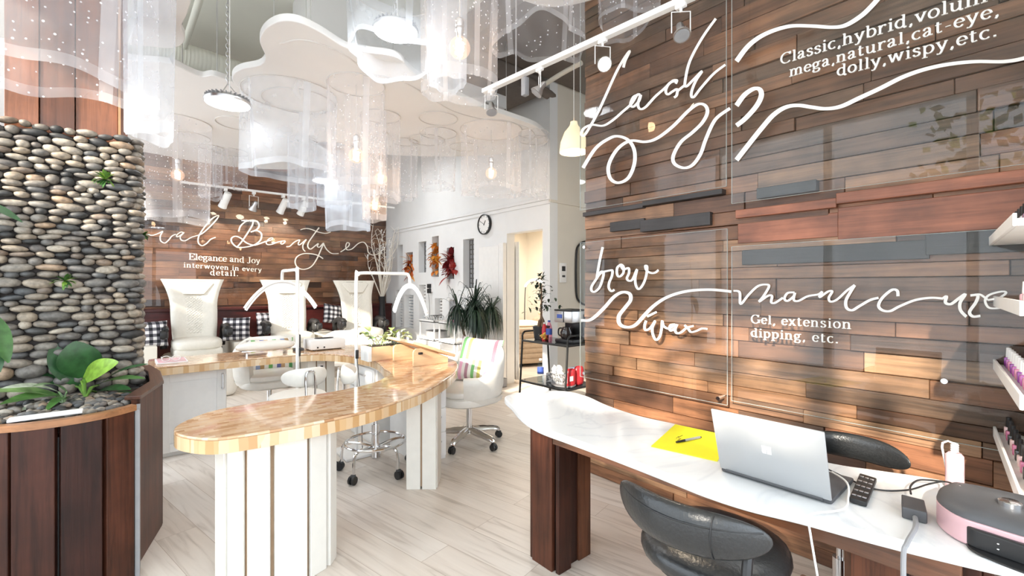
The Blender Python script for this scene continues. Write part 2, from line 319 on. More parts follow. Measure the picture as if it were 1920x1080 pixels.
# ================================================================ setting
def floor_mat():
    m, t, b = _nodes('oak_plank_floor'); N = t.nodes.new; L = t.links.new
    tc = N('ShaderNodeTexCoord'); mp = N('ShaderNodeMapping'); mp.inputs['Rotation'].default_value = (0, 0, R(78.5)); L(tc.outputs['Object'], mp.inputs['Vector'])
    br = N('ShaderNodeTexBrick'); L(mp.outputs[0], br.inputs['Vector']); br.inputs['Scale'].default_value = 1; br.inputs['Brick Width'].default_value = 1.25; br.inputs['Row Height'].default_value = .185
    br.inputs['Mortar Size'].default_value = .0016; br.inputs['Mortar Smooth'].default_value = .4; br.offset = .37
    br.inputs['Color1'].default_value = (0, 0, 0, 1); br.inputs['Color2'].default_value = (1, 1, 1, 1); br.inputs['Mortar'].default_value = (.5, .5, .5, 1)
    r = ramp(t, [(.64, .555, .48), (.77, .7, .63), (.71, .635, .56), (.8, .745, .69)]); L(br.outputs['Color'], r.inputs[0])
    m2 = N('ShaderNodeMapping'); m2.inputs['Scale'].default_value = (1.1, 13, 1); L(mp.outputs[0], m2.inputs['Vector'])
    a = N('ShaderNodeVectorMath'); a.operation = 'MULTIPLY_ADD'; L(br.outputs['Color'], a.inputs[0]); a.inputs[1].default_value = (17, 17, 17); L(m2.outputs[0], a.inputs[2])
    n = N('ShaderNodeTexNoise'); n.inputs['Scale'].default_value = 1.5; n.inputs['Detail'].default_value = 7; n.inputs['Distortion'].default_value = 1.2; L(a.outputs[0], n.inputs['Vector'])
    g = ramp(t, [(.66, .62, .58), (.96, .95, .94), (1.06, 1.06, 1.06)], [.3, .46, .7]); L(n.outputs[0], g.inputs[0])
    c = mixc(t, r.outputs[0], g.outputs[0], .8)
    mr = ramp(t, [(1, 1, 1), (.62, .55, .5)], [.2, .9]); L(br.outputs['Fac'], mr.inputs[0])
    L(mixc(t, c, mr.outputs[0], 1.0), b.inputs['Base Color']); b.inputs['Roughness'].default_value = .34
    bp = N('ShaderNodeBump'); bp.inputs['Strength'].default_value = .15; bp.inputs['Distance'].default_value = .002; L(n.outputs[0], bp.inputs['Height']); L(bp.outputs[0], b.inputs['Normal'])
    return m
struct(MB().box(-2.45, 7.0, -2.5, 8.8, -.1, 0).build('floor', floor_mat(), smooth=0))
struct(MB().box(-2.45, 7.0, -2.5, 8.8, 4.2, 4.3).build('ceiling', M['ceil'], smooth=0))
WX, WY1 = 2.575, 2.17      # face of the plank wall, its far end
WW = 4.03                  # white wall
WB = 8.6                   # back plank wall
def plank_rows(rnd, z0, z1, a0, a1, hmin, hmax, lmin, lmax):
    z = z0
    while z < z1-.01:
        h = min(rnd.uniform(hmin, hmax), z1-z); a = a0
        while a < a1-.001:
            l = rnd.uniform(lmin, lmax)
            if a1-a-l < .25: l = a1-a
            yield z, z+h, a, a+l
            a += l
        z += h
rnd = random.Random(11)
mb = MB(); mb.box(WX+.035, WX+.13, -2.2, WY1, 0, 4.2, .1)
for (z0, z1, a0, a1) in plank_rows(rnd, .0, 4.2, -2.2, WY1, .06, .105, .35, 1.1):
    p = rnd.choice((0, 0, .006, .01, .016)); tn = rnd.random()
    if z0 > 1.95: tn = rnd.choice((.4, .42, .15, .45, .38, .12, .68))  # upper planks toned grey-brown, painting in the haze reflected by the panes
    mb.box(WX-p, WX+.04, a0+.001, a1-.001, z0+.0012, z1-.0012, tn)
struct(mb.build('wall_right', M['walnut'], smooth=0, bevel=.002, bseg=1))
# darker boards nailed over the planks, between the glass panes
darkboard = wood('charcoal_board', [(.035, .03, .03), (.055, .047, .045)], 'y', .5, .3)
redboard = wood('red_board', [(.3, .1, .05), (.42, .15, .08)], 'y', .4, .45)
def board(y0, y1, z0, z1, t, m, n): struct(MB().box(WX-t, WX+.03, y0, y1, z0, z1, .5).build('trim_%d' % n, m, smooth=0, bevel=.003))
board(1.22, 1.68, 1.70, 1.775, .045, darkboard, 1); board(1.66, 1.93, 1.725, 1.79, .03, darkboard, 2)
board(.30, 1.05, 1.465, 1.545, .035, darkboard, 3); board(-1.0, .31, 1.48, 1.57, .04, darkboard, 4)
board(.70, .97, 1.81, 1.865, .05, darkboard, 5); board(-1.0, .62, 1.735, 1.785, .05, redboard, 6); board(.62, 1.08, 1.72, 1.765, .045, redboard, 7)
board(-1.0, .62, 1.57, 1.72, .02, redboard, 8); board(.62, 1.08, 1.585, 1.70, .015, redboard, 9)
board(1.15, 1.66, 1.865, 1.895, .05, darkboard, 10); board(1.66, 2.16, 1.855, 1.885, .045, darkboard, 11)
# back plank wall
mb = MB(); mb.box(-2.3, WW+.1, WB+.03, WB+.13, 0, 4.2, .1)
for (z0, z1, a0, a1) in plank_rows(rnd, 0, 4.2, -2.3, WW+.1, .07, .12, .5, 1.5):
    p = rnd.choice((0, 0, .006, .01)); tn = rnd.random()
    mb.box(a0+.001, a1-.001, WB-p, WB+.04, z0+.0015, z1-.0015, tn)
struct(mb.build('wall_back', M['walnutx'], smooth=0))
ledge = MB().box(-1.6, WW-.02, WB-.30, WB-.04, .0, .98, .35).box(-1.6, WW-.02, WB-.33, WB-.04, .98, 1.02, .5)
struct(ledge.build('trim_12', wood('mahogany', [(.05, .008, .008), (.09, .016, .012)], 'x', .35, .4), smooth=0, bevel=.004))
# white wall with niches, door opening
NICHE = {}
for k, (a, b) in dict(n1=((745.5, 459.5), (755, 511)), n2=((762, 473), (774, 521)), n3=((785, 453), (799, 511)), n4=((810, 443), (822.6, 519)), n5=((838, 464), (851.5, 523)),
                      n6=((868.5, 448), (888.5, 540)), n7=((786, 534), (798, 597)), n8=((815.5, 559.5), (829, 603)), n9=((742, 544), (754.5, 614)), n10=((758, 553), (775, 615))).items():
    p, q = PX(*a, WW), PX(*b, WW)
    mid = (p.y+q.y)/2
    NICHE[k] = (min(p.y, q.y), max(p.y, q.y), PX((a[0]+b[0])/2, b[1], WW).z, PX((a[0]+b[0])/2, a[1], WW).z)
DOOR = (4.10, 4.80, 0.0, 2.08)
def holed(mb, x0, x1, ya, yb, za, zb, holes):
    ys = sorted(set([ya, yb]+[h[0] for h in holes]+[h[1] for h in holes])); zs = sorted(set([za, zb]+[h[2] for h in holes]+[h[3] for h in holes]))
    ys = [y for y in ys if ya <= y <= yb]; zs = [z for z in zs if za <= z <= zb]
    for i in range(len(ys)-1):
        run = None
        for j in range(len(zs)-1):
            cy, cz = (ys[i]+ys[i+1])/2, (zs[j]+zs[j+1])/2
            if any(h[0] < cy < h[1] and h[2] < cz < h[3] for h in holes):
                if run is not None: mb.box(x0, x1, ys[i], ys[i+1], run, zs[j]); run = None
            elif run is None: run = zs[j]
        if run is not None: mb.box(x0, x1, ys[i], ys[i+1], run, zs[-1])
mb = MB(); holed(mb, WW, WW+.14, 3.97, WB-.005, 0, 4.2, list(NICHE.values())+[DOOR])
struct(mb.build('wall_white', M['wallwhite'], smooth=0))
struct(MB().box(WW-.035, WW, 3.94, WB-.34, 2.43, 2.47).box(WW-.02, WW, 3.95, WB-.34, 2.38, 2.43).build('trim_13', M['wallwhite'], smooth=0, bevel=.008))
struct(MB().box(WW+.14, 7.0, 3.97, 4.09, 0, 4.2).build('wall_corridor', M['beige'], smooth=0))
struct(MB().box(WW-.02, 7.0, 3.945, 3.97, 2.40, 2.43).build('trim_14', M['beige'], smooth=0))
struct(MB().box(6.9, 7.0, -.5, 3.97, 0, 4.2).build('wall_corridor_end', M['beige'], smooth=0))
struct(MB().box(2.72, 7.0, 2.0, 3.94, 3.9, 4.19).box(2.95, 3.9, 3.98, 6.6, 3.7, 4.19).build('trim_15', M['dark'], smooth=0))
# treatment room behind the doorway
struct(MB().box(6.6, 6.7, 4.1, 8.6, 0, 2.6).build('wall_treatment_room', M['room'], smooth=0))
struct(MB().box(4.2, 6.6, 7.2, 7.3, 0, 2.6).build('wall_treatment_side', M['room'], smooth=0))
struct(MB().box(4.18, 6.7, 4.1, 7.3, 2.5, 2.6).build('ceiling_treatment', M['room'], smooth=0))
light('treatment_fill', 'AREA', (5.4, 5.6, 2.45), 55, (1, .92, .8), .9, .9)  # unseen ceiling fill, added so the room behind the doorway is lit
# lattice / blinds in the niches
wood_lat = mat('lattice_brown', (.14, .13, .12), .5); haze = mat('niche_back', (.62, .64, .66), .7, var=.12, scale=14)
nw = 0
for k in ('n1', 'n3', 'n6'):
    y0, y1, z0, z1 = NICHE[k]; nw += 1; r_ = thing('window', 'window', 'window', (WW+.12, (y0+y1)/2, z0)); r_.name = 'window_%d' % nw
    for q in ('label', 'category'): del r_[q]
    struct(r_)
    MB().box(WW+.145, WW+.155, y0-.02, y1+.02, z0-.02, z1+.02).build('back_panel', haze, r_, 0)
    m2 = MB(); ny = max(3, int((y1-y0)/.06)); nz = int((z1-z0)/.07)
    for i in range(ny+1): y = y0+(y1-y0)*i/ny; m2.box(WW+.118, WW+.13, y-.008, y+.008, z0, z1)
    for i in range(nz+1): z = z0+(z1-z0)*i/nz; m2.box(WW+.118, WW+.13, y0, y1, z-.008, z+.008)
    m2.build('lattice', wood_lat, r_, 0)
for k in ('n7', 'n8', 'n9', 'n10'):
    y0, y1, z0, z1 = NICHE[k]; nw += 1; r_ = thing('window', 'w', 'w', (WW+.12, (y0+y1)/2, z0)); r_.name = 'window_%d' % nw
    for q in ('label', 'category'): del r_[q]
    struct(r_)
    MB().box(WW+.145, WW+.155, y0-.02, y1+.02, z0-.02, z1+.02).build('back_panel', M['gapbrown'] if k in ('n7', 'n8') else haze, r_, 0)
    m2 = MB(); nz = int((z1-z0)/.055)
    for i in range(nz): z = z0+(z1-z0)*(i+.5)/nz; m2.box(WW+.10, WW+.128, y0, y1, z-.012, z+.012)
    m2.build('slats', M['white'], r_, 0)
for k in ('n2', 'n4', 'n5'):
    y0, y1, z0, z1 = NICHE[k]; nw += 1
    struct(MB().box(WW+.135, WW+.15, y0-.02, y1+.02, z0-.02, z1+.02).build('trim_%d' % (20+nw), mat('niche_brown_%s' % k, (.32, .25, .2), .7), smooth=0))
# sliding door panel standing open in front of the white wall, with its post
d1 = struct(MB().box(WW-.07, WW-.03, 4.905, 5.36, .02, 1.92).build('door_1', M['white'], smooth=0, bevel=.004))
struct(MB().box(WW-.07, WW-.01, 4.80, 4.90, 0, 1.95).build('trim_16', M['white'], smooth=0, bevel=.004))
# shop front: window walls behind and left of the camera
def window_wall(name, fn, a0, a1, bars, n0):
    m_ = MB()
    for (p0, p1, z0, z1) in bars: fn(m_, p0, p1, z0, z1)
    struct(m_.build(name, M['wallwhite'], smooth=0))
lb = [(-2.5, -2.3, 0, 4.2), (-2.3, 8.8, 3.55, 4.2), (-2.3, 8.8, 0, .25), (8.0, 8.8, .25, 3.55)]+[(y-.05, y+.05, .25, 3.55) for y in (-.9, .5, 1.9, 3.4, 4.9, 6.4)]+[(-2.3, 8.0, 2.55, 2.68)]
window_wall('wall_left', lambda m_, a, b, z0, z1: m_.box(-2.45, -2.33, a, b, z0, z1), 0, 0, lb, 0)
fb = [(-2.45, -2.1, 0, 4.2), (-2.1, 7, 3.55, 4.2), (-2.1, 7, 0, .25), (2.6, 7, .25, 3.55)]+[(x-.05, x+.05, .25, 3.55) for x in (-.7, .8)]+[(-2.1, 2.6, 2.55, 2.68)]
window_wall('wall_front', lambda m_, a, b, z0, z1: m_.box(a, b, -2.45, -2.33, z0, z1), 0, 0, fb, 0)
# outside the left windows, out of view: a building wall added to block the low sun and a young street tree that dapples it
struct(MB().box(-9.2, -9.0, -16.0, 12.0, -.1, 5.65).build('wall_sun_block', M['wallwhite'], smooth=0))
rt = random.Random(12); tm = MB()
for k in range(420):
    c = V((rt.uniform(-4.6, -3.6), rt.uniform(-3.0, 1.2), rt.uniform(2.75, 4.6))); d = V((rt.uniform(-1, 1), rt.uniform(-1, 1), rt.uniform(-1, 1))).normalized(); e = d.orthogonal().normalized()
    tm.add([c-d*.1, c+e*.06, c+d*.1, c-e*.06], [(0, 1, 2, 3)], None, rt.random())
tm.tube([(-4.1, -.8, -.1), (-4.1, -.8, 2.0), (-4.1, -.9, 3.2), (-4.05, -.85, 4.2)], [.08, .07, .05, .02], 8)
struct(tm.build('trim_tree', M['leaf'], None, 0))
# ---------------------------------------------------------------- lettering helpers
def ribbon(mb, pts2, w, frame, d=.006, n=7, taper=True, smooth=True):
    """flat raised stroke following 2-D points; frame maps (a, b, depth) to the world"""
    P = cat(pts2, n) if smooth and len(pts2) > 2 else [tuple(p) for p in pts2]; m = len(P); L_, R_ = [], []
    for i in range(m):
        a, b = P[max(0, i-1)], P[min(m-1, i+1)]; dx, dy = b[0]-a[0], b[1]-a[1]; l = math.hypot(dx, dy) or 1
        ww = (w(dx/l, dy/l, i/(m-1)) if callable(w) else w)/2
        L_.append((P[i][0]-dy/l*ww, P[i][1]+dx/l*ww)); R_.append((P[i][0]+dy/l*ww, P[i][1]-dx/l*ww))
    vs = []
    for i in range(m): e = d+.0015*i/m+.0004*(len(mb.bm.faces) % 7); vs += [frame(*L_[i], e), frame(*R_[i], e), frame(*L_[i], 0), frame(*R_[i], 0)]
    fs = []
    for i in range(m-1):
        k, j = i*4, (i+1)*4
        fs += [(k, j, j+1, k+1), (k+2, k+3, j+3, j+2), (k, k+2, j+2, j), (k+1, j+1, j+3, k+3)]
    fs += [(0, 1, 3, 2), (m*4-4, m*4-2, m*4-1, m*4-3)]
    mb.add(vs, fs)
def arc_(cx, cy, rx, ry, a0, a1, n=9): return [(cx+rx*math.cos(R(a0+(a1-a0)*i/n)), cy+ry*math.sin(R(a0+(a1-a0)*i/n))) for i in range(n+1)]
def bowl(cx=.24, rx=.2): return arc_(cx, .25, rx, .25, 90, 450, 16)
def ser(x, y, w=.13): return [(x-w, y), (x+w, y)]
GL = {  # advance, strokes on a grid: x-height .5, capitals .74
 'C': (.7, [arc_(.38, .37, .32, .37, 45, 315, 16), [(.62, .74), (.62, .56)]]), 'G': (.78, [arc_(.38, .37, .32, .37, 45, 340, 16), [(.68, .3), (.68, .06)], [(.54, .31), (.8, .31)], [(.62, .74), (.62, .56)]]),
 'E': (.68, [[(.16, 0), (.16, .74)], [(.03, 0), (.6, 0), (.62, .17)], [(.03, .74), (.56, .74), (.58, .58)], [(.16, .38), (.42, .38)], [(.42, .46), (.42, .3)]]),
 'J': (.5, [[(.3, .74), (.3, .12), (.22, -.03), (.1, -.05), (.04, .04)], ser(.3, .74, .15)]),
 'a': (.5, [[(.07, .38), (.12, .48), (.24, .5), (.33, .4), (.33, .1), (.38, .02), (.47, .04)], [(.33, .3), (.18, .26), (.07, .14), (.12, .02), (.22, .01), (.33, .11)]]),
 'b': (.56, [[(.12, .74), (.12, 0)], [(.02, .74), (.12, .74)], arc_(.28, .25, .2, .25, 140, -140, 14)]), 'c': (.46, [arc_(.26, .25, .2, .25, 50, 315, 14)]),
 'd': (.58, [[(.42, .74), (.42, 0), (.54, 0)], [(.3, .74), (.42, .74)], arc_(.26, .25, .2, .25, 40, 320, 14)]), 'e': (.48, [[(.07, .27), (.43, .27)], arc_(.25, .25, .19, .25, 5, 320, 14)]),
 'g': (.54, [arc_(.22, .32, .15, .17, 90, 450, 14), [(.35, .42), (.44, .5), (.52, .48)], [(.14, .17), (.1, .08), (.2, .03), (.38, .02), (.45, -.08), (.36, -.2), (.2, -.22), (.07, -.15), (.12, -.03)]]),
 'h': (.6, [[(.12, .74), (.12, 0)], [(.02, .74), (.12, .74)], ser(.12, 0), [(.12, .36), (.24, .48), (.38, .46), (.44, .34), (.44, 0)], ser(.44, 0)]),
 'i': (.3, [[(.15, .5), (.15, 0)], [(.04, .5), (.15, .5)], ser(.15, 0), [(.15, .64), (.15, .73)]]), 'l': (.3, [[(.15, .74), (.15, 0)], [(.04, .74), (.15, .74)], ser(.15, 0)]),
 'm': (.88, [[(.12, .5), (.12, 0)], [(.02, .5), (.12, .5)], ser(.12, 0), [(.12, .36), (.22, .48), (.34, .47), (.42, .36), (.42, 0)], ser(.42, 0), [(.42, .36), (.54, .48), (.66, .47), (.73, .36), (.73, 0)], ser(.73, 0)]),
 'n': (.6, [[(.12, .5), (.12, 0)], [(.02, .5), (.12, .5)], ser(.12, 0), [(.12, .36), (.24, .48), (.38, .46), (.44, .34), (.44, 0)], ser(.44, 0)]), 'o': (.52, [bowl(.25)]),
 'p': (.58, [[(.12, .5), (.12, -.22)], [(.02, .5), (.12, .5)], ser(.12, -.22), arc_(.3, .25, .2, .25, 140, -140, 14)]), 'r': (.44, [[(.12, .5), (.12, 0)], [(.02, .5), (.12, .5)], ser(.12, 0), [(.12, .34), (.22, .47), (.34, .49), (.38, .42)]]),
 's': (.42, [[(.34, .4), (.26, .49), (.13, .48), (.08, .38), (.15, .3), (.3, .22), (.35, .12), (.28, .02), (.14, .0), (.06, .1)]]), 't': (.38, [[(.15, .66), (.15, .1), (.22, .01), (.34, .05)], [(.03, .5), (.32, .5)]]),
 'u': (.6, [[(.12, .5), (.12, .14), (.2, .02), (.32, .03), (.44, .14)], [(.44, .5), (.44, 0), (.56, 0)], [(.02, .5), (.12, .5)], [(.34, .5), (.44, .5)]]),
 'v': (.54, [[(.08, .5), (.26, 0)], [(.26, 0), (.45, .5)], ser(.09, .5, .1), ser(.45, .5, .08)]), 'w': (.8, [[(.08, .5), (.23, 0)], [(.23, 0), (.39, .5)], [(.39, .5), (.55, 0)], [(.55, 0), (.71, .5)], ser(.09, .5, .1), ser(.7, .5, .09), ser(.39, .5, .07)]),
 'x': (.54, [[(.08, .5), (.44, 0)], [(.42, .5), (.09, 0)], ser(.09, .5, .09), ser(.42, .5, .08), ser(.09, 0, .08), ser(.44, 0, .09)]), 'y': (.54, [[(.08, .5), (.27, .02)], [(.45, .5), (.24, -.1), (.14, -.21), (.04, -.19)], ser(.09, .5, .1), ser(.45, .5, .08)]),
 ',': (.26, [[(.12, .05), (.14, -.03), (.08, -.14)]]), '.': (.26, [[(.12, 0), (.12, .09)]]), '-': (.36, [[(.06, .24), (.3, .24)]]), ' ': (.3, []),
}
SW = lambda dx, dy, t: .035+.075*abs(dy)
def serif_text(mb, s, a0, a1, b0, h, fr, d=.006, b1=None):
    """text between a0 and a1 on the frame; h = grid unit"""
    adv = sum(GL[c][0] for c in s); k = min((a1-a0)/adv, h*1.02); gap = ((a1-a0)/k-adv)/len(s); x = gap/2; b1 = b0 if b1 is None else b1
    for c in s:
        w, st = GL[c]
        for stroke in st:
            f = lambda u, v, dd, x=x: fr(a0+(x+u)*k, b0+(b1-b0)*(x+u)/adv+v*h, dd)
            ww = (lambda dx, dy, t: .11) if c in ',.' else SW
            ribbon(mb, stroke, ww, f, d, n=3 if len(stroke) < 12 else 2)
        x += w+gap
# ================================================================ glass panes with lettering
GX = 2.508
def glass_pane(label, y0, y1, z0, z1, spots):
    r_ = thing('glass_sign', label, 'glass sign', (GX, (y0+y1)/2, z0), group='glass panes on the plank wall')
    MB().box(GX, GX+.008, y0, y1, z0, z1).build('pane', M['glass'], r_, 0)
    MB().box(GX, GX+.008, y0, y1, z0-.0012, z0).box(GX, GX+.008, y0-.0012, y0, z0, z1).box(GX, GX+.008, y1, y1+.0012, z0, z1).box(GX, GX+.008, y0, y1, z1, z1+.0012).build('polished_edge', M['edge'], r_, 0)
    for (y, z) in spots: MB().cyl((GX-.012, y, z), (WX, y, z), .011, n=12).build('standoff', M['chrome'], r_)
    return r_
RF = lambda a, b, d: PX(a, b, GX-.001-d)                 # photo trace lying on the pane's plane
RW = lambda a, b, d: V((GX-.001-d, -a, b))               # a runs towards -y
def script(parent, strokes, w, frame, name='script_lettering', ox=0, oy=0, sc=1, m=None):
    mb = MB()
    for st in strokes:
        ww = w
        if isinstance(st, tuple): ww, st = st
        P = [(ox+x/sc, oy+y/sc) for x, y in st]
        ribbon(mb, P, (lambda dx, dy, t, ww=ww: ww*(.72+.42*abs(dy))), frame, .008, 6)
    return mb.build(name, m or M['letter'], parent, 0)
gA = glass_pane('clear glass pane lettered Lash, upper far pane on the plank wall', 1.12, 2.165, 1.90, 3.75, [(1.2, 3.6), (2.1, 3.6)])
script(gA, [[(300,360),(312,315),(340,255),(300,310),(250,400),(150,620),(85,740),(50,790),(33,780),(50,745),(100,722),(170,728),(230,695),(300,635),(350,590),(385,535),(400,530),(365,545),(345,590),(362,608),(398,572),(410,532),(392,590),(405,622),(440,610),(500,545),(560,492),(610,445),(638,440),(630,462)],
            [(630,445),(590,460),(568,505),(580,530),(610,512),(640,497),(637,535),(620,550)], [(640,510),(690,470)],
            [(885,50),(800,170),(720,320),(690,450),(697,480),(740,440),(798,382),(760,440),(735,500),(730,540),(747,545),(790,490),(870,400),(945,342)]], 4.6, RF, ox=1080, oy=20, sc=3.375)
script(gA, [[(35,850),(100,750),(170,700),(215,690),(265,710),(295,760),(295,830),(265,900),(215,925),(175,905),(163,850),(185,790),(225,740),(280,712),(350,718),(410,700),(490,640),(570,560),(620,527),(655,535),(665,570),(640,620),(590,670),(530,720),(492,790),(500,830),(545,850),(590,835),(630,780),(655,710),(690,630),(720,590),(780,548)]], 6, RF, 'swash', 1080, 0, 2.7)
gB = glass_pane('clear glass pane lettered Classic, hybrid, volume, upper pane beside the Lash pane', -.75, 1.09, 1.80, 3.75, [(1.02, 3.6), (0, 3.6)])
script(gB, [[(38,400),(120,295),(230,220),(380,172),(530,170),(660,178),(750,165),(850,105),(920,40),(990,-40)], [(38,690),(90,620),(150,580),(190,585),(200,625),(170,690),(100,770),(38,820)],
            [(38,1045),(120,940),(200,840),(280,750),(360,700),(440,688),(530,700),(620,710),(720,695),(840,640),(980,575),(1120,505),(1260,455),(1420,420),(1600,402),(1780,402),(1916,380),(2050,330)]], 8.6, RF, 'swash', 1370, 0, 3.483)
def line(par, m, *a, **k): t_ = MB(); serif_text(t_, *a, **k); t_.build('serif_lettering', m, par, 0)
line(gB, M['letter'], 'Classic,hybrid,volume', -.849, -.09, 2.462, .07, RW, b1=2.438); line(gB, M['letter'], 'mega,natural,cat-eye,', -.808, -.095, 2.387, .066, RW, b1=2.372); line(gB, M['letter'], 'dolly,wispy,etc.', -.612, -.10, 2.321, .066, RW, b1=2.296)
gC = glass_pane('clear glass pane lettered brow and wax, lower far pane on the plank wall', 1.115, 2.165, .70, 1.665, [(2.12, 1.63), (2.12, .73), (1.16, .73)])
script(gC, [[(232,120),(205,240),(185,350),(172,430)], [(178,405),(215,358),(240,368),(230,430),(200,510),(155,550),(125,540),(125,500),(165,435),(215,370),(300,345),(325,348),(320,400),(295,460),(290,510),(315,545),(345,530)],
            [(405,288),(372,320),(370,380),(392,405),(430,370),(432,310),(405,288),(430,335),(480,322),(485,370),(465,420),(485,445),(520,430),(562,335),(545,420),(552,490),(580,525),(620,480),(650,400),(660,312),(642,302),(655,345),(700,370),(740,365),(770,340)],
            [(660,790),(700,770),(752,745)], [(650,830),(635,880),(645,920),(690,900),(738,832),(710,900),(718,970),(747,1015),(782,980),(800,900),(805,832),(820,882),(870,905),(925,868)],
            [(930,865),(890,870),(875,900),(890,925),(930,900),(948,865),(930,920),(950,950),(990,940),(1040,900),(1110,880)], [(1020,872),(1055,905),(1082,938),(1130,930),(1190,905),(1242,910)]], 4.2, RF, ox=1085, oy=440, sc=5.143)
script(gC, [[(22,825),(100,825),(170,780),(260,690),(340,600),(420,555),(490,570),(500,630),(450,700),(390,780),(390,850),(430,885),(500,890),(560,860),(640,770),(720,690),(820,620),(940,570),(1080,540),(1250,530),(1400,540),(1472,550)]], 6.2, RF, 'swash', 1085, 440, 5.143)
gD = glass_pane('clear glass pane lettered manicure, lower pane behind the laptop', -.75, 1.09, .73, 1.565, [(.25, .97)])
script(gD, [[(52,155),(92,165),(98,240),(150,180),(210,125),(265,115),(280,130),(245,190),(217,225),(275,187),(300,190),(295,228),(320,232),(370,200)],
            [(445,165),(400,170),(380,205),(400,220),(440,190),(447,168),(440,213),(470,220),(530,190),(598,178),(622,162),(605,197),(660,160),(687,160),(665,200),(677,225),(720,210),(780,155),(832,118)],
            (5.4, [(832,118),(800,170),(775,220),(780,265),(815,280),(860,255),(930,215),(985,200)]), (5.4, [(1110,190),(1105,155),(1070,150),(1010,200),(985,250),(1010,280),(1060,285),(1120,255),(1220,215),(1320,200),(1400,205)]),
            (5.8, [(1400,205),(1422,192),(1415,230),(1450,240),(1500,205),(1542,178),(1510,230),(1512,280),(1550,322)]), (5.8, [(1575,185),(1622,185),(1610,230),(1570,290),(1592,320),(1640,316)]), [(1600,180),(1640,180),(1685,212)],
            [(1685,215),(1760,200),(1805,168),(1775,160),(1700,180),(1670,215),(1690,260),(1740,268),(1830,255)]], 4.4, RF, ox=1360, oy=500, sc=3.4286)
line(gD, M['letter'], 'Gel, extension', -.99, -.553, 1.158, .058, RW); line(gD, M['letter'], 'dipping, etc.', -.99, -.60, 1.088, .058, RW)
# back wall panes
GB = WB-.075
BF = lambda a, b, d: PY(a, b, GB-.002-d); BW = lambda a, b, d: V((a, GB-.002-d, b))
seams = [-1.6, .15, 1.165, 2.17, 3.09, WW-.02]
desc = ['behind the pebble column', 'ending ial, above the first pedicure chair', 'lettered Bea in script, above the second chair', 'lettered uty, left of the third chair', 'script tail behind the branches']
panes = []
for i in range(5):
    r_ = thing('glass_sign', 'glass pane on the back wall, '+desc[i], 'glass sign', ((seams[i]+seams[i+1])/2, GB, 1.04), group='glass panes on the back wall')
    MB().box(seams[i]+.004, seams[i+1]-.004, GB, GB+.008, 1.06, 2.75).build('pane', M['glass'], r_, 0); panes.append(r_)
bl = mat('letter_cream', (.92, .86, .76), .5, var=0)
script(panes[1], [[(120,385),(190,400),(240,410),(300,395),(360,370),(400,350),(365,420),(370,490),(430,525),(490,480),(540,420),(600,393)], [(715,380),(680,360),(620,395),(610,430),(650,420),(722,368),(665,430),(680,480),(740,490),(830,440),(930,410)],
                  (2.3, [(930,410),(1010,370),(1130,260),(1225,150),(1230,110),(1130,170),(1010,310),(940,430),(935,520),(990,565),(1060,530),(1120,470),(1195,440)])], 2.0, BF, ox=255, oy=390, sc=8, m=bl)
script(panes[2], [(2.5, [(165,265),(185,205),(240,155),(310,135),(370,150),(395,195),(370,240),(300,270)]), (2.5, [(325,140),(320,190),(260,290),(190,390),(140,445)]),
                  (2.5, [(300,270),(370,255),(420,290),(410,360),(340,415),(240,440),(150,440),(90,390),(85,340),(130,318),(190,340),(250,390),(330,418),(390,405),(470,375)]),
                  [(470,378),(540,355),(545,337),(510,345),(475,385),(490,410),(540,408),(600,385),(650,372)], [(690,368),(650,375),(640,400),(660,405),(692,375)]], 1.9, BF, ox=420, oy=390, sc=6, m=bl)
script(panes[3], [[(700,435),(740,430),(790,385),(840,360),(850,365),(835,400),(850,415),(900,375),(925,355),(890,410),(890,460),(915,490)], [(860,245),(920,230),(980,240),(1060,270),(1140,285),(1200,270)],
                  (2.2, [(1070,220),(1010,300),(950,390),(945,440),(975,462),(1020,430),(1060,400),(1050,430),(1075,440),(1120,395),(1090,470),(1040,580),(980,660),(900,690),(830,670),(800,610),(820,550),(890,515),(980,515),(1060,535),(1115,570)]),
                  [(1120,400),(1150,460),(1210,510),(1290,512)]], 1.9, BF, ox=420, oy=390, sc=6, m=bl)
script(panes[4], [[(1310,495),(1350,470),(1400,430),(1410,400),(1385,390),(1370,430),(1385,470),(1440,460),(1510,400),(1570,385),(1610,430),(1625,500),(1680,530),(1750,505),(1812,442)]], 1.9, BF, ox=420, oy=390, sc=6, m=bl)
line(panes[2], bl, 'Elegance and Joy', .768, 1.752, 1.765, .125, BW, b1=1.735); line(panes[2], bl, 'interwoven in every', .70, 1.776, 1.645, .10, BW, b1=1.60); line(panes[2], bl, 'detail.', 1.04, 1.44, 1.53, .115, BW, b1=1.52)
# ================================================================ mosaic counter, its cabinets
CZ = .74
OUT = [(.165,2.40),(.19,2.28),(.275,2.165),(.4,2.13),(.55,2.12),(.75,2.125),(.95,2.165),(1.18,2.26),(1.37,2.36),(1.65,2.58),(1.9,2.84),(2.07,3.13),(2.14,3.5),(2.19,3.9),(2.13,4.3),(1.98,4.62),(1.6,4.81),(1.1,4.86),(.6,4.87),(.22,4.87),(.16,4.79),(.16,4.5),(.19,4.345),(.4,4.335),(.666,4.345),(.95,4.34),(1.193,4.315),(1.36,4.25),(1.483,4.067),(1.565,3.8),(1.575,3.6),(1.54,3.4),(1.48,3.19),(1.44,3.0),(1.34,2.87),(1.2,2.75),(1.02,2.69),(.85,2.67),(.53,2.68),(.338,2.645),(.21,2.52)]
co = cat(OUT, 5, True)
ctr = thing('manicure_counter', 'horseshoe manicure counter topped with glossy wood block mosaic', 'counter', (.57, 2.4, 0))
MB().prism(co, CZ-.012, CZ).build('counter_top', M['mosaic'], ctr, 30, bevel=.004)
MB().prism(co, CZ-.066, CZ-.0118).build('counter_edge', M['mosaic_edge'], ctr, 30)
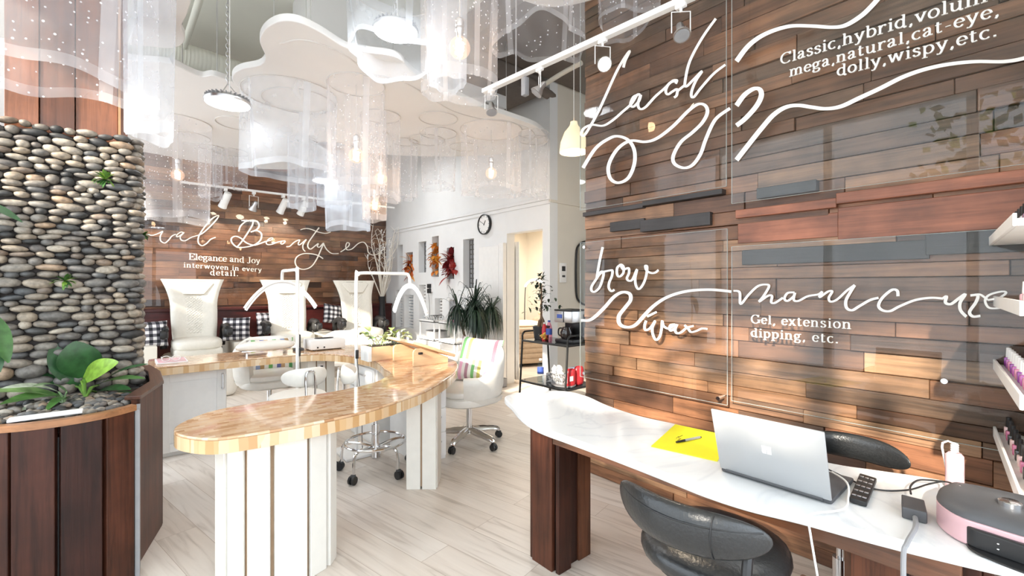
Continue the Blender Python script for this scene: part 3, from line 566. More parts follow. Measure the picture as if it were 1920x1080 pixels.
# plank clad pedestal below the front tip
def plank_ring(poly, z0, z1, w_gap, th, mat_, parent, name, core=None, rnd=random.Random(3)):
    n = len(poly)
    for i in range(n-1):
        a, b = V((*poly[i], 0)), V((*poly[i+1], 0)); d = (b-a); l = d.length; d.normalize(); nn = V((d.y, -d.x, 0)); mid = (a+b)/2
        T = Mx.Translation(mid) @ Mx.Rotation(math.atan2(d.y, d.x), 4, 'Z'); o = rnd.choice((0, .004, .007))
        MB().box(-l/2+w_gap/2, l/2-w_gap/2, -th-o, 0, z0, z1, rnd.random(), T).build(name, mat_, parent, 0, bevel=.003)
cx, cy, rx, ry = .575, 2.41, .245, .205
pl = [(cx+rx*math.cos(a)*(1.06 if abs(math.cos(a)) > .8 else 1), cy+ry*math.sin(a)) for a in [R(180+k*360/14) for k in range(15)]]
pl = [(cx+rx*math.copysign(abs(math.cos(R(180+k*360/14)))**.8, math.cos(R(180+k*360/14))), cy+ry*math.copysign(abs(math.sin(R(180+k*360/14)))**.8, math.sin(R(180+k*360/14)))) for k in range(15)]
MB().prism([(cx+(p[0]-cx)*.985, cy+(p[1]-cy)*.985) for p in pl[:-1]], .0, CZ-.066).build('pedestal_core', M['gapbrown'], ctr, 0)
plank_ring(pl, 0, CZ-.066, .012, .016, M['cream'], ctr, 'pedestal_plank')
# narrow plank post below the bend, facing the camera side
def post(a, b, depth, n, parent, z1=CZ-.066):
    a, b = V((*a, 0)), V((*b, 0)); d = b-a; l = d.length; d.normalize(); T = Mx.Translation(a) @ Mx.Rotation(math.atan2(d.y, d.x), 4, 'Z')
    MB().box(.008, l-.008, .012, depth, .015, z1, 0, T).build('post_core', M['gapbrown'], parent, 0)
    w = l/n
    for k in range(n): MB().box(k*w+.006, (k+1)*w-.006, 0, .02, 0, z1, 0, T).build('post_plank', M['cream'], parent, 0, bevel=.002)
    for s in (0, 1): MB().box(*((l-.018, l) if s else (0, .018)), .024, depth, 0, z1, 0, T).build('post_plank', M['cream'], parent, 0, bevel=.002)
post((1.425, 2.746), (1.585, 2.612), .2, 2, ctr)
post((1.30, 4.44), (1.56, 4.44), .3, 3, ctr)
o = MB().rbox((1.43, 4.435, .56), (.035, .004, .06), .004).build('outlet_plate', M['white'], ctr, 40)
MB().box(1.418, 1.442, 4.429, 4.432, .575, .6).box(1.418, 1.442, 4.429, 4.432, .52, .545).build('socket', M['black'], o, 0)
# cabinet below the far arm
cab = thing('base_cabinet', 'white shaker cabinet with a bar handle below the left end of the counter', 'cabinet', (.45, 4.7, 0))
MB().box(.2, .67, 4.50, 4.84, .0, CZ-.068).build('carcass', M['white'], cab, 0, bevel=.003)
dr = MB().box(.215, .66, 4.478, 4.498, .04, CZ-.085).build('door', M['white'], cab, 0, bevel=.002)
fr = MB()
for b in ((.215, .28, .04, .655), (.595, .66, .04, .655), (.28, .595, .04, .105), (.28, .595, .59, .655)): fr.box(b[0], b[1], 4.46, 4.478, b[2], b[3])
fr.build('door_frame', M['white'], dr, 0, bevel=.003)
MB().tube([(.635, 4.46, .5), (.635, 4.43, .5), (.635, 4.43, .62), (.635, 4.46, .62)], .008).build('handle', M['steel'], dr)
MB().box(.14, .2, 4.42, 4.84, .0, CZ-.068).build('side_panel', M['white'], cab, 0, bevel=.003)
dc = thing('drawer_cabinet', 'white drawer cabinet below the inner bend of the counter', 'cabinet', (1.85, 3.9, 0))
MB().box(1.62, 2.05, 3.62, 4.2, .0, CZ-.068).build('carcass', M['white'], dc, 0, bevel=.003)
for k in range(3):
    f = MB().box(1.602, 1.62, 3.64, 4.18, .04+k*.205, .235+k*.205).build('drawer', M['white'], dc, 0, bevel=.003)
    MB().tube([(1.602, 3.82, .17+k*.205), (1.578, 3.82, .17+k*.205), (1.578, 4.0, .17+k*.205), (1.602, 4.0, .17+k*.205)], .006).build('handle', M['steel'], f)
dp = thing('drawer_cabinet', 'white drawer unit below the counter behind the stool with chrome foot ring', 'cabinet', (1.75, 3.3, 0))
MB().box(1.70, 1.93, 3.05, 3.55, .0, .6).build('carcass', M['white'], dp, 0, bevel=.003)
for k in range(3):
    f = MB().box(1.705, 1.925, 3.034, 3.05, .03+k*.19, .21+k*.19).build('drawer', M['white'], dp, 0, bevel=.003)
    MB().tube([(1.76, 3.034, .15+k*.19), (1.76, 3.012, .15+k*.19), (1.87, 3.012, .15+k*.19), (1.87, 3.034, .15+k*.19)], .006).build('handle', M['steel'], f)
# ---------------------------------------------------------------- things on the counter
pb = thing('planter_box', 'long pale wooden planter box with a white end on the counter', 'planter', (1.69, 3.6, CZ))
MB().box(1.53, 1.87, 3.53, 3.67, CZ, CZ+.115).build('box', M['pine'], pb, 0, bevel=.003)
MB().box(1.50, 1.53, 3.525, 3.675, CZ, CZ+.118).build('end_panel', M['white'], pb, 0, bevel=.002)
MB().box(1.54, 1.86, 3.54, 3.66, CZ+.108, CZ+.119).build('soil', M['soil'], pb, 0)
def leaf_mb(mb, base, tip, width, fold=.15, curl=.2, tint=.3, n=9, up=V((0, 0, 1)), shape='oval'):
    base, tip = V(base), V(tip); ax = tip-base; L_ = ax.length; ax.normalize(); sd = ax.cross(up); sd = sd.normalized() if sd.length > .05 else V((1, 0, 0)); nr = sd.cross(ax)
    vs = []; fs = []
    for i in range(n+1):
        t = i/n; w = width*(math.sin(PI*min(1, t*.96+.03))**(.7 if shape == 'oval' else 1.0))*(1 if shape == 'oval' else (1-t)**.5*1.5); w = max(w, .001)
        c = base+ax*(L_*t)+nr*(curl*L_*math.sin(PI*t)*.6)-V((0, 0, 1))*(curl*L_*t*t*.5)
        for s in (-1, -.5, 0, .5, 1): vs.append(c+sd*(w*s)+nr*(fold*abs(s)*w))
    for i in range(n):
        for k in range(4): fs.append((i*5+k, i*5+k+1, i*5+5+k+1, i*5+5+k))
    mb.add(vs, fs, None, tint)
rp_ = random.Random(5)
vp = thing('variegated_plant', 'yellow green variegated plants filling the wooden planter box', 'plant', (1.69, 3.6, CZ+.12))
for k in range(30):
    x = rp_.uniform(1.55, 1.85); y = rp_.uniform(3.55, 3.65); a = rp_.uniform(0, 2*PI); l = rp_.uniform(.07, .14); h = rp_.uniform(.04, .13)
    st = MB(); b = V((x, y, CZ+.112)); e = b+V((math.cos(a)*l*.5, math.sin(a)*l*.5, h*.9)); tp = e+V((math.cos(a)*l*.8, math.sin(a)*l*.8, rp_.uniform(-.01, .05)))
    st.tube([b, (b+e)/2+V((0, 0, .01)), e], .0022, 5, tint=.4); leaf_mb(st, e, tp, rp_.uniform(.022, .034), .25, .2, rp_.random()); st.build('leaf', M['leafv'], vp, 60)
ws = thing('wooden_hand_rest', 'pale wooden stand with a sloping board on two upright planks on the counter', 'stand', (1.84, 3.27, CZ))
def upright(y): 
    o_ = [(1.67, CZ), (1.98, CZ), (1.98, CZ+.045), (1.75, CZ+.135)]+[(1.71+.03*math.cos(a)-.01, CZ+.105+.03*math.sin(a)) for a in (R(100), R(140), R(180))]
    MB().prism([(p[0], p[1]) for p in o_], 0, .018, Mx.Translation((0, y+.018, 0)) @ Mx.Rotation(PI/2, 4, 'X')).build('upright', M['pine'], ws, 0, bevel=.003)
upright(3.09); upright(3.42)
T = Mx.Translation((1.82, 3.26, CZ+.128)) @ Mx.Rotation(R(20), 4, 'Y')
MB().rbox((.01, 0, .0), (.2, .22, .012), .006, M=T).build('board', M['pine'], ws, 40)
MB().rbox((1.72, 3.07, CZ+.10), (.015, .012, .008), .003).build('clip', M['black'], ws, 40)
db = thing('dust_collector', 'white box dust collector with a dark round vent on the far arm of the counter', 'dust collector', (1.5, 4.56, CZ))
MB().rbox((1.5, 4.57, CZ+.055), (.165, .12, .047), .012).build('housing', M['white'], db)
MB().lathe([(.078, 0), (.078, .004), (.07, .005)], 28, Mx.Translation((1.5, 4.58, CZ+.1015)), sx=1.15, sy=.8).build('vent', M['black'], db)
for x in (1.4, 1.46): MB().cyl((x, 4.452, CZ+.03), (x, 4.446, CZ+.03), .008, n=10).build('knob', M['black'], db)
for x in (1.38, 1.62):
    for y in (4.48, 4.66): MB().cyl((x, y, CZ), (x, y, CZ+.009), .012, n=8).build('foot', M['black'], db)
hr = thing('hand_rest', 'low white padded hand rest on short chrome feet on the far arm of the counter', 'hand rest', (.98, 4.55, CZ))
MB().sup((.98, 4.55, CZ+.075), (.24, .085, .045), .8, .7, 24, 10).build('pad', M['wleather'], hr)
MB().rbox((.98, 4.55, CZ+.04), (.2, .06, .006), .003).build('plate', M['chrome'], hr)
for x in (.82, 1.14): MB().box(x-.006, x+.006, 4.5, 4.6, CZ, CZ+.04).build('foot', M['chrome'], hr, 0)
ph = thing('phone_holder', 'small upright black phone in a holder beside the dust collector', 'phone', (1.27, 4.6, CZ))
MB().rbox((1.27, 4.6, CZ+.085), (.012, .035, .07), .005).build('phone', M['black'], ph); MB().rbox((1.27, 4.6, CZ+.012), (.04, .045, .012), .004).build('base', M['dgrey'], ph)
bk = thing('magazine', 'pink and white magazine lying on the left end of the counter', 'magazine', (.3, 4.6, CZ))
MB().rbox((.3, 4.6, CZ+.006), (.1, .14, .006), .002).build('pages', M['paper'], bk); MB().box(.21, .39, 4.47, 4.72, CZ+.012, CZ+.0135).build('cover', tinted('magazine_cover', [(.85, .5, .55), (.9, .85, .84)], .3, noise=.3, scale=14, bump=0), bk, 0)
eg = thing('eyeglasses', 'white framed eyeglasses lying on the magazine', 'glasses', (.3, 4.5, CZ+.014))
g_ = MB()
for x in (.26, .325): g_.tube([(x+.027*math.cos(a), 4.5, CZ+.038+.021*math.sin(a)) for a in [2*PI*k/14 for k in range(14)]], .003, 6, closed=True)
g_.tube([(.287, 4.5, CZ+.045), (.298, 4.5, CZ+.045)], .003, 6).tube([(.234, 4.5, CZ+.045), (.236, 4.62, CZ+.04), (.24, 4.63, CZ+.02)], .0025, 6).tube([(.352, 4.5, CZ+.045), (.35, 4.62, CZ+.04), (.346, 4.63, CZ+.02)], .0025, 6)
g_.build('frame', M['white'], eg)
# ================================================================ pebble column and its planter
CL, CR, CYF, CYB = -.62, .065, 3.35, 3.85
colm = thing('column', 'square column clad in stacked river pebbles below and stained boards above', 'column', (-.3, 3.6, 0)); colm['kind'] = 'thing'
MB().box(CL+.02, CR-.005, CYF+.02, CYB, 0, 2.15).build('core', mat('mortar_dark', (.06, .05, .045), .9), colm, 0)
rnd = random.Random(21); mb = MB()
z = .70
def row(z, h, path):
    s = rnd.uniform(0, .05); L_ = path[-1][0]
    while s < L_-.01:
        w = rnd.uniform(.05, .115)*(1.1 if h > .04 else .85); w = min(w, max(.03, L_-s)); hh = h*rnd.uniform(.78, 1.12); c = s+w/2
        for k in range(len(path)-1):
            if path[k][0] <= c <= path[k+1][0]+1e-6:
                f = (c-path[k][0])/(path[k+1][0]-path[k][0]); p = path[k][1].lerp(path[k+1][1], f); n = path[k][2].lerp(path[k+1][2], f).normalized()
        T = Mx.Rotation(math.atan2(n.y, n.x), 4, 'Z') @ Mx.Rotation(rnd.uniform(-.14, .14), 4, 'X')
        d = rnd.uniform(.028, .04)
        mb.ico(p+n*rnd.uniform(-.006, .006)+V((0, 0, z+rnd.uniform(-.006, .006))), (d, w*.52, hh*.56), 2, T, rnd.random()); s += w*.97
rc = .05
path = [(0, V((CL, CYF, 0)), V((0, -1, 0))), (CR-rc-CL, V((CR-rc, CYF, 0)), V((0, -1, 0))), (CR-rc-CL+.04, V((CR-rc*.3, CYF+rc*.3, 0)), V((.7, -.7, 0))), (CR-rc-CL+.08, V((CR, CYF+rc, 0)), V((1, 0, 0))), (CR-rc-CL+.08+.4, V((CR, CYF+rc+.4, 0)), V((1, 0, 0)))]
while z < 2.17:
    h = rnd.choice((.03, .034, .038, .042, .05, .036)); h *= 1.25 if z < .95 else 1
    row(z+h/2, h, path); z += h*.93
mb.build('pebble_cladding', M['pebble'], colm, 0).data.shade_smooth()
UL, UR, UY = -.455, .0, 3.40
for k, (a, b, y) in enumerate(((UL, -.33, UY), (-.33, -.195, UY+.006), (-.195, -.02, UY+.012))):
    MB().box(a+.002, b-.002, y, CYB-.02, 2.05, 4.2, (.3, .55, .2)[k]).build('board', M['colwood'], colm, 0, bevel=.002)
MB().box(-.02, -.008, UY-.004, CYB-.02, 2.05, 4.2, .9).build('corner_strip', wood('orange_strip', [(.5, .26, .13), (.55, .3, .15)], 'z', .4, .3), colm, 0)
MB().box(-.008, .022, UY+.01, CYB, 2.05, 4.2, .2).build('side_board', M['colwood'], colm, 0)
# planter
pl_ = thing('column_planter', 'dark stained plank planter wrapped around the foot of the pebble column', 'planter', (-.2, 3.0, 0))
PR = [(-.80, 3.5), (-.78, 3.15), (-.62, 2.86), (-.475, 2.71), (-.335, 2.63), (-.20, 2.605), (-.062, 2.635), (.042, 2.715)]
PR2 = [(.055, 2.86), (.165, 3.24), (.17, 3.62), (.13, 3.95)]
ZR = .80
full = PR+PR2
MB().prism([(p[0]*.97-.006, 3.2+(p[1]-3.2)*.965) for p in full]+[(-.7, 3.95)], 0, ZR-.07).build('core', M['black'], pl_, 0)
rr = random.Random(8)
for seq, nm in ((PR, 'plank'), (PR2, 'plank')):
    for i in range(len(seq)-1):
        a, b = V((*seq[i], 0)), V((*seq[i+1], 0)); d = b-a; l = d.length; T = Mx.Translation(a) @ Mx.Rotation(math.atan2(d.y, d.x), 4, 'Z')
        MB().box(.006, l-.006, -rr.choice((.002, .008, .014)), .028, 0.0, ZR-(.02 if seq is PR else .0), rr.random(), T).build(nm, M['dwood'], pl_, 0, bevel=.004)
MB().prism([(.043, 2.72), (.06, 2.72), (.066, 2.85), (.05, 2.85)], 0, ZR-.02).build('metal_strip', M['grey'], pl_, 0)
rim = MB()
rc_ = cat(PR, 6)
inner = [(p[0]+(-.2-p[0])*.045, p[1]+(3.2-p[1])*.045) for p in rc_]; outer = [(p[0]-(-.2-p[0])*.03, p[1]-(3.2-p[1])*.02) for p in rc_]
rim.prism(outer+inner[::-1], ZR-.02, ZR+.006, None, .5); rim.build('rim', wood('rim_wood', [(.4, .17, .07), (.5, .24, .11)], 'x', .4, .4), pl_, 30)
rim2 = MB(); o2 = [(p[0]+.012, p[1]-.008) for p in PR2]; i2 = [(p[0]-.05, p[1]+.02) for p in PR2]
rim2.prism(o2+i2[::-1], ZR-.001, ZR+.018, None, .4); rim2.build('rim', M['dwoody'], pl_, 0, bevel=.003)
MB().prism([(p[0]*.95-.01, 3.2+(p[1]-3.2)*.93) for p in full]+[(-.7, 3.9)], ZR-.06, ZR-.03).build('soil', M['soil'], pl_, 0)
mb = MB()
for k in range(150):
    a = rr.uniform(0, 1); x = -.64+.64*a; y = rr.uniform(2.80, 3.28)
    mb.ico((x+.02, y+.06*abs(x), ZR-.022), (rr.uniform(.018, .04), rr.uniform(.015, .03), rr.uniform(.012, .02)), 1, rotz(rr.uniform(0, 3)), rr.random())
pbo = mb.build('pebbles', M['pebble'], pl_, 0); pbo.data.shade_smooth(); pbo['kind'] = 'stuff'
MB().rbox((-.24, 2.70, ZR+.012), (.11, .03, .006), .004, M=None).build('white_label_board', M['white'], pl_, 40)
# broad leaved plant
def leafpx(px0, py0, t0, px1, py1, t1, w, tint, fold=.12, curl=.12, up=None):
    m_ = MB(); leaf_mb(m_, PT(px0, py0, t0), PT(px1, py1, t1), w, fold, curl, tint, 12, up or V((0, -.55, .85))); return m_
rub = thing('broad_leaf_plant', 'dark green broad leaved plant with one lime leaf in the planter', 'plant', (-.1, 2.95, ZR-.03))
base = PZ(160, 745, ZR-.01); bt = 2.42
for (a, b, w, tn, up) in [((150,722),(100,640),.072,.25,(.2,-.95,.2)),((158,708),(140,636),.088,.3,(0,-.95,.25)),((140,724),(70,682),.05,.22,(.25,-.85,.4)),((152,714),(222,674),.056,.97,(-.3,-.75,.5)),((185,722),(278,676),.02,.3,(0,-.5,.8)),((178,724),(272,704),.026,.66,(0,-.4,.9)),((172,757),(258,746),.062,.32,(.1,-.6,.75)),((160,762),(72,768),.03,.6,(.1,-.5,.8)),((180,735),(245,726),.03,.35,(0,-.5,.8))]:
    s = PT(a[0], a[1], bt); m_ = MB(); m_.tube([base, (base+s)/2+V((0, 0, .02)), s], .006, 6, tint=.75 if tn < .9 else .9)
    e = PT(b[0], b[1], bt-.06); leaf_mb(m_, s, e, w, .12, .1, tn, 14, V(up)); lf = m_.build('leaf', M['leaf'], rub, 60)
dra = thing('striped_leaf_plant', 'long leaved green and white striped plant drooping over the planter rim', 'plant', (-.35, 2.85, ZR-.03))
strip = tinted('leaf_striped', [(.05, .16, .03), (.2, .34, .1), (.62, .68, .56), (.12, .28, .06)], .3, noise=.45, scale=20)
b0 = PZ(120, 755, ZR-.01)
for (a, b, w, tn) in [((110,735),(2,722),.022,.62),((118,742),(0,752),.03,.1),((118,745),(-30,728),.025,.35),((95,760),(-5,790),.02,.7),((105,765),(15,775),.022,.6),((125,735),(60,718),.018,.9),((130,745),(85,765),.02,.05),((110,750),(-20,812),.02,.65)]:
    m_ = MB(); s = PT(a[0], a[1], 2.3); m_.tube([b0, (b0+s)/2+V((0, 0, .012)), s], .004, 5, tint=.9); leaf_mb(m_, s, PT(b[0], b[1], 2.05), w, .2, .12, tn, 12, V((0, -.5, .85))); m_.build('leaf', strip, dra, 60)
def tuft(label, px, py, r, name='air_plant', n=26):
    t_ = thing(name, label, 'plant', PY(px, py, CYF-.03)); c = PY(px, py, CYF-.035); rr2 = random.Random(int(px)); m_ = MB()
    for k in range(n):
        a = rr2.uniform(0, 2*PI); e = rr2.uniform(-.6, .9); d = V((math.cos(a)*math.cos(e), -abs(math.cos(e))*.75, math.sin(a)*math.cos(e)*.8+.25*math.sin(e)))
        leaf_mb(m_, c, c+d*r*rr2.uniform(.7, 1.1), r*.14, .25, .1, rr2.uniform(.35, .95), 6)
    m_.build('leaves', M['leaf'], t_, 60)
tuft('small green air plant tucked high among the pebbles', 197, 337, .06); tuft('bright green air plant tucked among the pebbles above the broad leaves', 122, 527, .055)
e_ = thing('air_plant', 'small bushy air plant at the right edge of the pebble column', 'plant', (CR+.04, 3.5, 1.65)); m_ = MB(); rr2 = random.Random(3); c = PT(270, 441, 2.68)
for k in range(40):
    d = V((rr2.uniform(-1, 1), rr2.uniform(-1, .4), rr2.uniform(-1, 1))).normalized(); leaf_mb(m_, c, c+d*.036, .006, .2, .1, rr2.uniform(.3, .9), 5)
m_.build('leaves', M['leaf'], e_, 60)
hp = thing('tall_leaf_plant', 'tall stemmed dark leaved plant at the left end of the planter', 'plant', (-.45, 2.88, ZR-.03)); b = V((-.45, 2.88, ZR-.035))
for (x0, y0, x1, y1, w, tn) in ((-25, 585, 16, 672, .035, .5), (-30, 600, 0, 690, .03, .3), (-45, 385, 42, 408, .018, .3)):
    m_ = MB(); leaf_mb(m_, PT(x0, y0, 1.9), PT(x1, y1, 1.85), w, .15, .15, tn, 10, V((.3, -.9, .3))); q = PT(x0, y0, 1.9); m_.tube(cat([b, b.lerp(q, .5)+V((-.04, 0, .05)), q], 6), .004, 5, tint=.3); m_.build('leaf', M['leaf'], hp, 60)
# ================================================================ white stone desk and what stands on it
DZ = .75
DO = [(1.567,1.886),(1.49,1.735),(1.40,1.56),(1.352,1.40),(1.345,1.22),(1.338,1.0),(1.322,.764),(1.313,.65),(1.322,.533),(1.355,.414),(1.377,.30),(1.404,.186),(1.45,.04),(1.49,-.05),(1.6,-.09),(1.78,-.09),(1.92,-.07),(1.96,.0),(1.945,.1),(1.92,.23),(1.87,.353),(1.829,.46),(1.82,.65),(1.832,.887),(1.835,1.03),(1.82,1.206),(1.858,1.419),(1.93,1.62),(1.925,1.775),(1.79,1.894),(1.665,1.92)]
def marble():
    m, t, b = _nodes('white_marble'); N = t.nodes.new; L = t.links.new
    tc = N('ShaderNodeTexCoord'); n = N('ShaderNodeTexNoise'); n.inputs['Scale'].default_value = 2.2; n.inputs['Detail'].default_value = 8; n.inputs['Distortion'].default_value = 1.6; L(tc.outputs['Object'], n.inputs['Vector'])
    r = ramp(t, [(.86, .86, .86), (.85, .85, .85), (.76, .765, .78), (.85, .85, .85), (.87, .87, .87)], [0, .46, .5, .54, 1]); L(n.outputs[0], r.inputs[0]); L(r.outputs[0], b.inputs['Base Color'])
    b.inputs['Roughness'].default_value = .16; return m
desk = thing('reception_desk', 'curving white marble desk on dark stained plank legs along the plank wall', 'desk', (1.6, .9, 0))
MB().prism(cat(DO, 5, True), DZ-.03, DZ).build('desk_top', marble(), desk, 40, bevel=.006)
def leg(planks, core):
    MB().box(*core, 0, DZ-.03).build('leg_core', M['black'], desk, 0)
    for (x0, x1, y0, y1, tn) in planks: MB().box(x0, x1, y0, y1, 0, DZ-.03, tn).build('leg_plank', M['dwood'], desk, 0, bevel=.003)
leg([(1.535, 1.56, 1.50, 1.635, .55), (1.545, 1.63, 1.462, 1.485, .2), (1.635, 1.70, 1.485, 1.505, .05), (1.70, 1.79, 1.475, 1.5, .8), (1.545, 1.79, 1.635, 1.66, .4), (1.79, 1.81, 1.5, 1.63, .6)], (1.56, 1.79, 1.5, 1.635))
leg([(1.545, 1.565, .23, .345, .75), (1.54, 1.56, .09, .22, .3), (1.565, 1.66, .345, .365, .95), (1.67, 1.76, .34, .36, .5), (1.56, 1.78, .07, .09, .4), (1.78, 1.8, .1, .33, .5)], (1.565, 1.78, .09, .345))
MB().box(1.50, 1.525, .12, 1.46, DZ-.125, DZ-.03, .85).build('apron', M['dwoody'], desk, 0, bevel=.003)
MB().box(1.74, 1.765, .12, 1.46, DZ-.125, DZ-.03, .6).build('apron', M['dwoody'], desk, 0, bevel=.003)
# laptop
lp = thing('laptop', 'silver laptop seen from behind its raised lid on the white desk', 'laptop', (1.47, .52, DZ))
MB().rbox((1.585, .522, DZ+.008), (.112, .152, .007), .005).build('base', M['dgrey'], lp)
LT = Mx.Translation((1.47, .522, DZ+.014)) @ Mx.Rotation(R(-18), 4, 'Y')
lid = MB().rbox((0, 0, .106), (.0035, .152, .106), .003, M=LT).build('lid', M['silver'], lp)
lg = MB()
for i in (0, 1):
    for j in (0, 1): lg.box(-.0042, -.003, -.0125+i*.0135, -.001+i*.0135, .1+j*.0135, .1115+j*.0135, M=LT)
lg.build('logo', mat('logo_mirror', (.92, .92, .92), .15, .4, var=0), lid, 0)
MB().box(.0033, .0042, -.144, .144, .008, .2, M=LT).build('screen', M['black'], lid, 0)
MB().cyl((1.47, .39, DZ+.012), (1.47, .655, DZ+.012), .006, n=10).build('hinge', M['dgrey'], lp)
# yellow card, note, pen
yc = tag(MB().prism([PZ(1221, 838, DZ)[:2], PZ(1266, 797, DZ)[:2], PZ(1372, 820, DZ)[:2], PZ(1345, 866, DZ)[:2]], DZ+.0005, DZ+.004).build('yellow_folder', M['yellow'], None, 0), 'bright yellow card folder lying on the white desk', 'folder')
pn = thing('pen', 'black and clear ballpoint pen lying on the yellow folder', 'pen', PZ(1290, 825, DZ+.008))
p0, p1 = PZ(1268, 829, DZ+.009), PZ(1312, 820, DZ+.009); pm = p0.lerp(p1, .35)
MB().cyl(p0, pm, .0035, .005, 10).build('grip', M['black'], pn); MB().cyl(pm, p1, .005, n=10).build('barrel', M['grey'], pn); MB().tube([p1, p1+(p1-p0).normalized()*.008], .003, 8).build('button', M['black'], pn)
sc_ = MB()
for st in ([(1268, 822), (1272, 818), (1274, 824)], [(1272, 820), (1280, 816)], [(1270, 826), (1277, 822)]): sc_.tube([PZ(x, y, DZ+.0045) for x, y in st], .0008, 5)
sc_.build('handwriting', M['black'], yc, 0)
# remote / key pad
rm = thing('keypad', 'black keypad with small silver keys on the white desk beside the laptop', 'keypad', PZ(1618, 925, DZ))
c0 = [PZ(*p, DZ) for p in ((1612, 896), (1644, 906), (1625, 953), (1592, 943))]
MB().prism([p[:2] for p in c0], DZ+.002, DZ+.016).build('body', M['black'], rm, 30, bevel=.003)
k_ = MB()
for i in range(5):
    for j in range(3):
        u, v = (j+.7)/3.4, (i+.7)/5.4; a = c0[0].lerp(c0[1], u); b = c0[3].lerp(c0[2], u); p = a.lerp(b, v); k_.rbox((p.x, p.y, DZ+.0168), (.0035, .005, .0012), .001)
k_.build('keys', M['steel'], rm, 30)
ad = thing('power_hub', 'black square power adapter with a thick grey cable hanging off the desk edge', 'adapter', PZ(1715, 960, DZ))
a0 = [PZ(*p, DZ+.03) for p in ((1690, 926), (1733, 937), (1739, 962), (1691, 950))]
MB().prism([p[:2] for p in a0], DZ+.001, DZ+.03).build('body', M['dgrey'], ad, 30, bevel=.003)
cb = [PZ(1716, 970, DZ+.012), PZ(1716, 990, DZ+.014), V((1.375, .2, DZ+.006)), V((1.352, .203, DZ-.03)), V((1.35, .2, .5)), V((1.36, .21, .2)), V((1.42, .3, .01))]
MB().tube(cat(cb, 6), .0055, 8).build('cable', M['grey'], ad)
c1 = thing('cable', 'thin black cable looping over the desk from laptop to nail lamp', 'cable', PZ(1650, 918, DZ))
MB().tube(cat([PZ(x, y, DZ+z) for x, y, z in ((1545, 876, .012), (1580, 893, .005), (1640, 917, .005), (1700, 919, .006), (1740, 908, .01), (1770, 903, .03), (1800, 912, .085))], 6), .0025, 7).build('cord', M['black'], c1)
MB().tube(cat([PZ(x, y, DZ+z) for x, y, z in ((1708, 926, .03), (1707, 912, .03), (1720, 901, .035), (1740, 900, .03), (1770, 903, .033))], 6), .0025, 7).build('cord', M['black'], c1)
c2 = tag(MB().tube(cat([PZ(1560, 885, DZ+.02), PZ(1588, 905, DZ+.03), PZ(1590, 935, DZ+.012), PZ(1580, 955, DZ+.01), V((1.352, .39, DZ+.006)), V((1.338, .384, DZ-.03)), V((1.335, .35, .5)), V((1.34, .32, .2)), V((1.38, .25, .008))], 6), .0028, 7).build('cable', M['white']), 'thin white cable hanging over the desk edge by the keypad', 'cable')
# nail lamp: pink D-shaped shell, dark top, open black mouth
nl = thing('nail_lamp', 'rose pink nail curing lamp with black top at the right end of the desk', 'nail lamp', (1.58, .06, DZ))
o_ = [(1.49,.128),(1.56,.17),(1.66,.165),(1.70,.12),(1.705,-.13),(1.66,-.165),(1.56,-.165),(1.5,-.12),(1.475,-.05),(1.468,0),(1.475,.07)]
oc = cat(o_, 5, True)
m_ = MB(); hs = lambda x: .03
n = len(oc); 
m_.prism([(1.58+(p[0]-1.58)*1.0, p[1]) for p in oc], DZ+.002, DZ+.062); m_.build('shell', M['pink'], nl, 40, bevel=.004)
m_ = MB(); prof = ((1.0, .062), (.985, .072), (.93, .08), (.8, .086), (.4, .088))
vs = []; fs = []
for (s, z) in prof: vs += [(1.585+(p[0]-1.585)*s, p[1]*s, DZ+z) for p in oc]
for i in range(len(prof)-1):
    for k in range(n): fs.append((i*n+k, i*n+(k+1) % n, (i+1)*n+(k+1) % n, (i+1)*n+k))
fs.append(tuple(range((len(prof)-1)*n, len(prof)*n))); m_.add(vs, fs); m_.build('top', M['dgrey'], nl, 50)
MB().prism([(p[0]-.008, p[1]) for p in cat([(1.482,.105),(1.47,.05),(1.462,0),(1.468,-.05),(1.49,-.11),(1.53,-.1),(1.53,.1)], 5, True)], DZ+.004, DZ+.048).build('mouth', M['black'], nl, 40, bevel=.004)
MB().prism(cat([(1.475,.11),(1.44,.08),(1.42,.0),(1.44,-.1),(1.5,-.14),(1.55,-.1),(1.55,.1)], 5, True), DZ+.0015, DZ+.006).build('tray', M['black'], nl, 40, bevel=.002)
lm = MB()
for k in range(4):
    for j in range(2): lm.ico((1.459+abs(k-1.2)*.004, .06-k*.036, DZ+.02+j*.012), (.0025, .003, .003), 1)
lm.build('diodes', M['chrome'], nl, 60)
MB().lathe([(.018, 0), (.02, .002), (.02, .012), (.016, .015)], 20, Mx.Translation((1.57, .045, DZ+.086))).build('button', M['chrome'], nl)
ef = thing('drill_handle', 'rose gold nail drill handpiece base with a coiled white cord behind the nail lamp', 'nail drill', PZ(1790, 915, DZ))
q = PZ(1790, 917, DZ)
MB().lathe([(.018, .001), (.021, .006), (.021, .07), (.0205, .1), (.014, .108)], 20, Mx.Translation(q)).build('body', M['pink'], ef)
MB().tube([q+V((.007*math.cos(k*.9), .007*math.sin(k*.9), .108+k*.0009)) for k in range(30)]+[q+V((-.004, .014, .14)), q+V((.0, .026, .13)), q+V((.006, .028, .115)), q+V((.02, .02, .05)), q+V((.03, -.01, .004))], .0028, 6).build('coiled_cord', M['white'], ef)
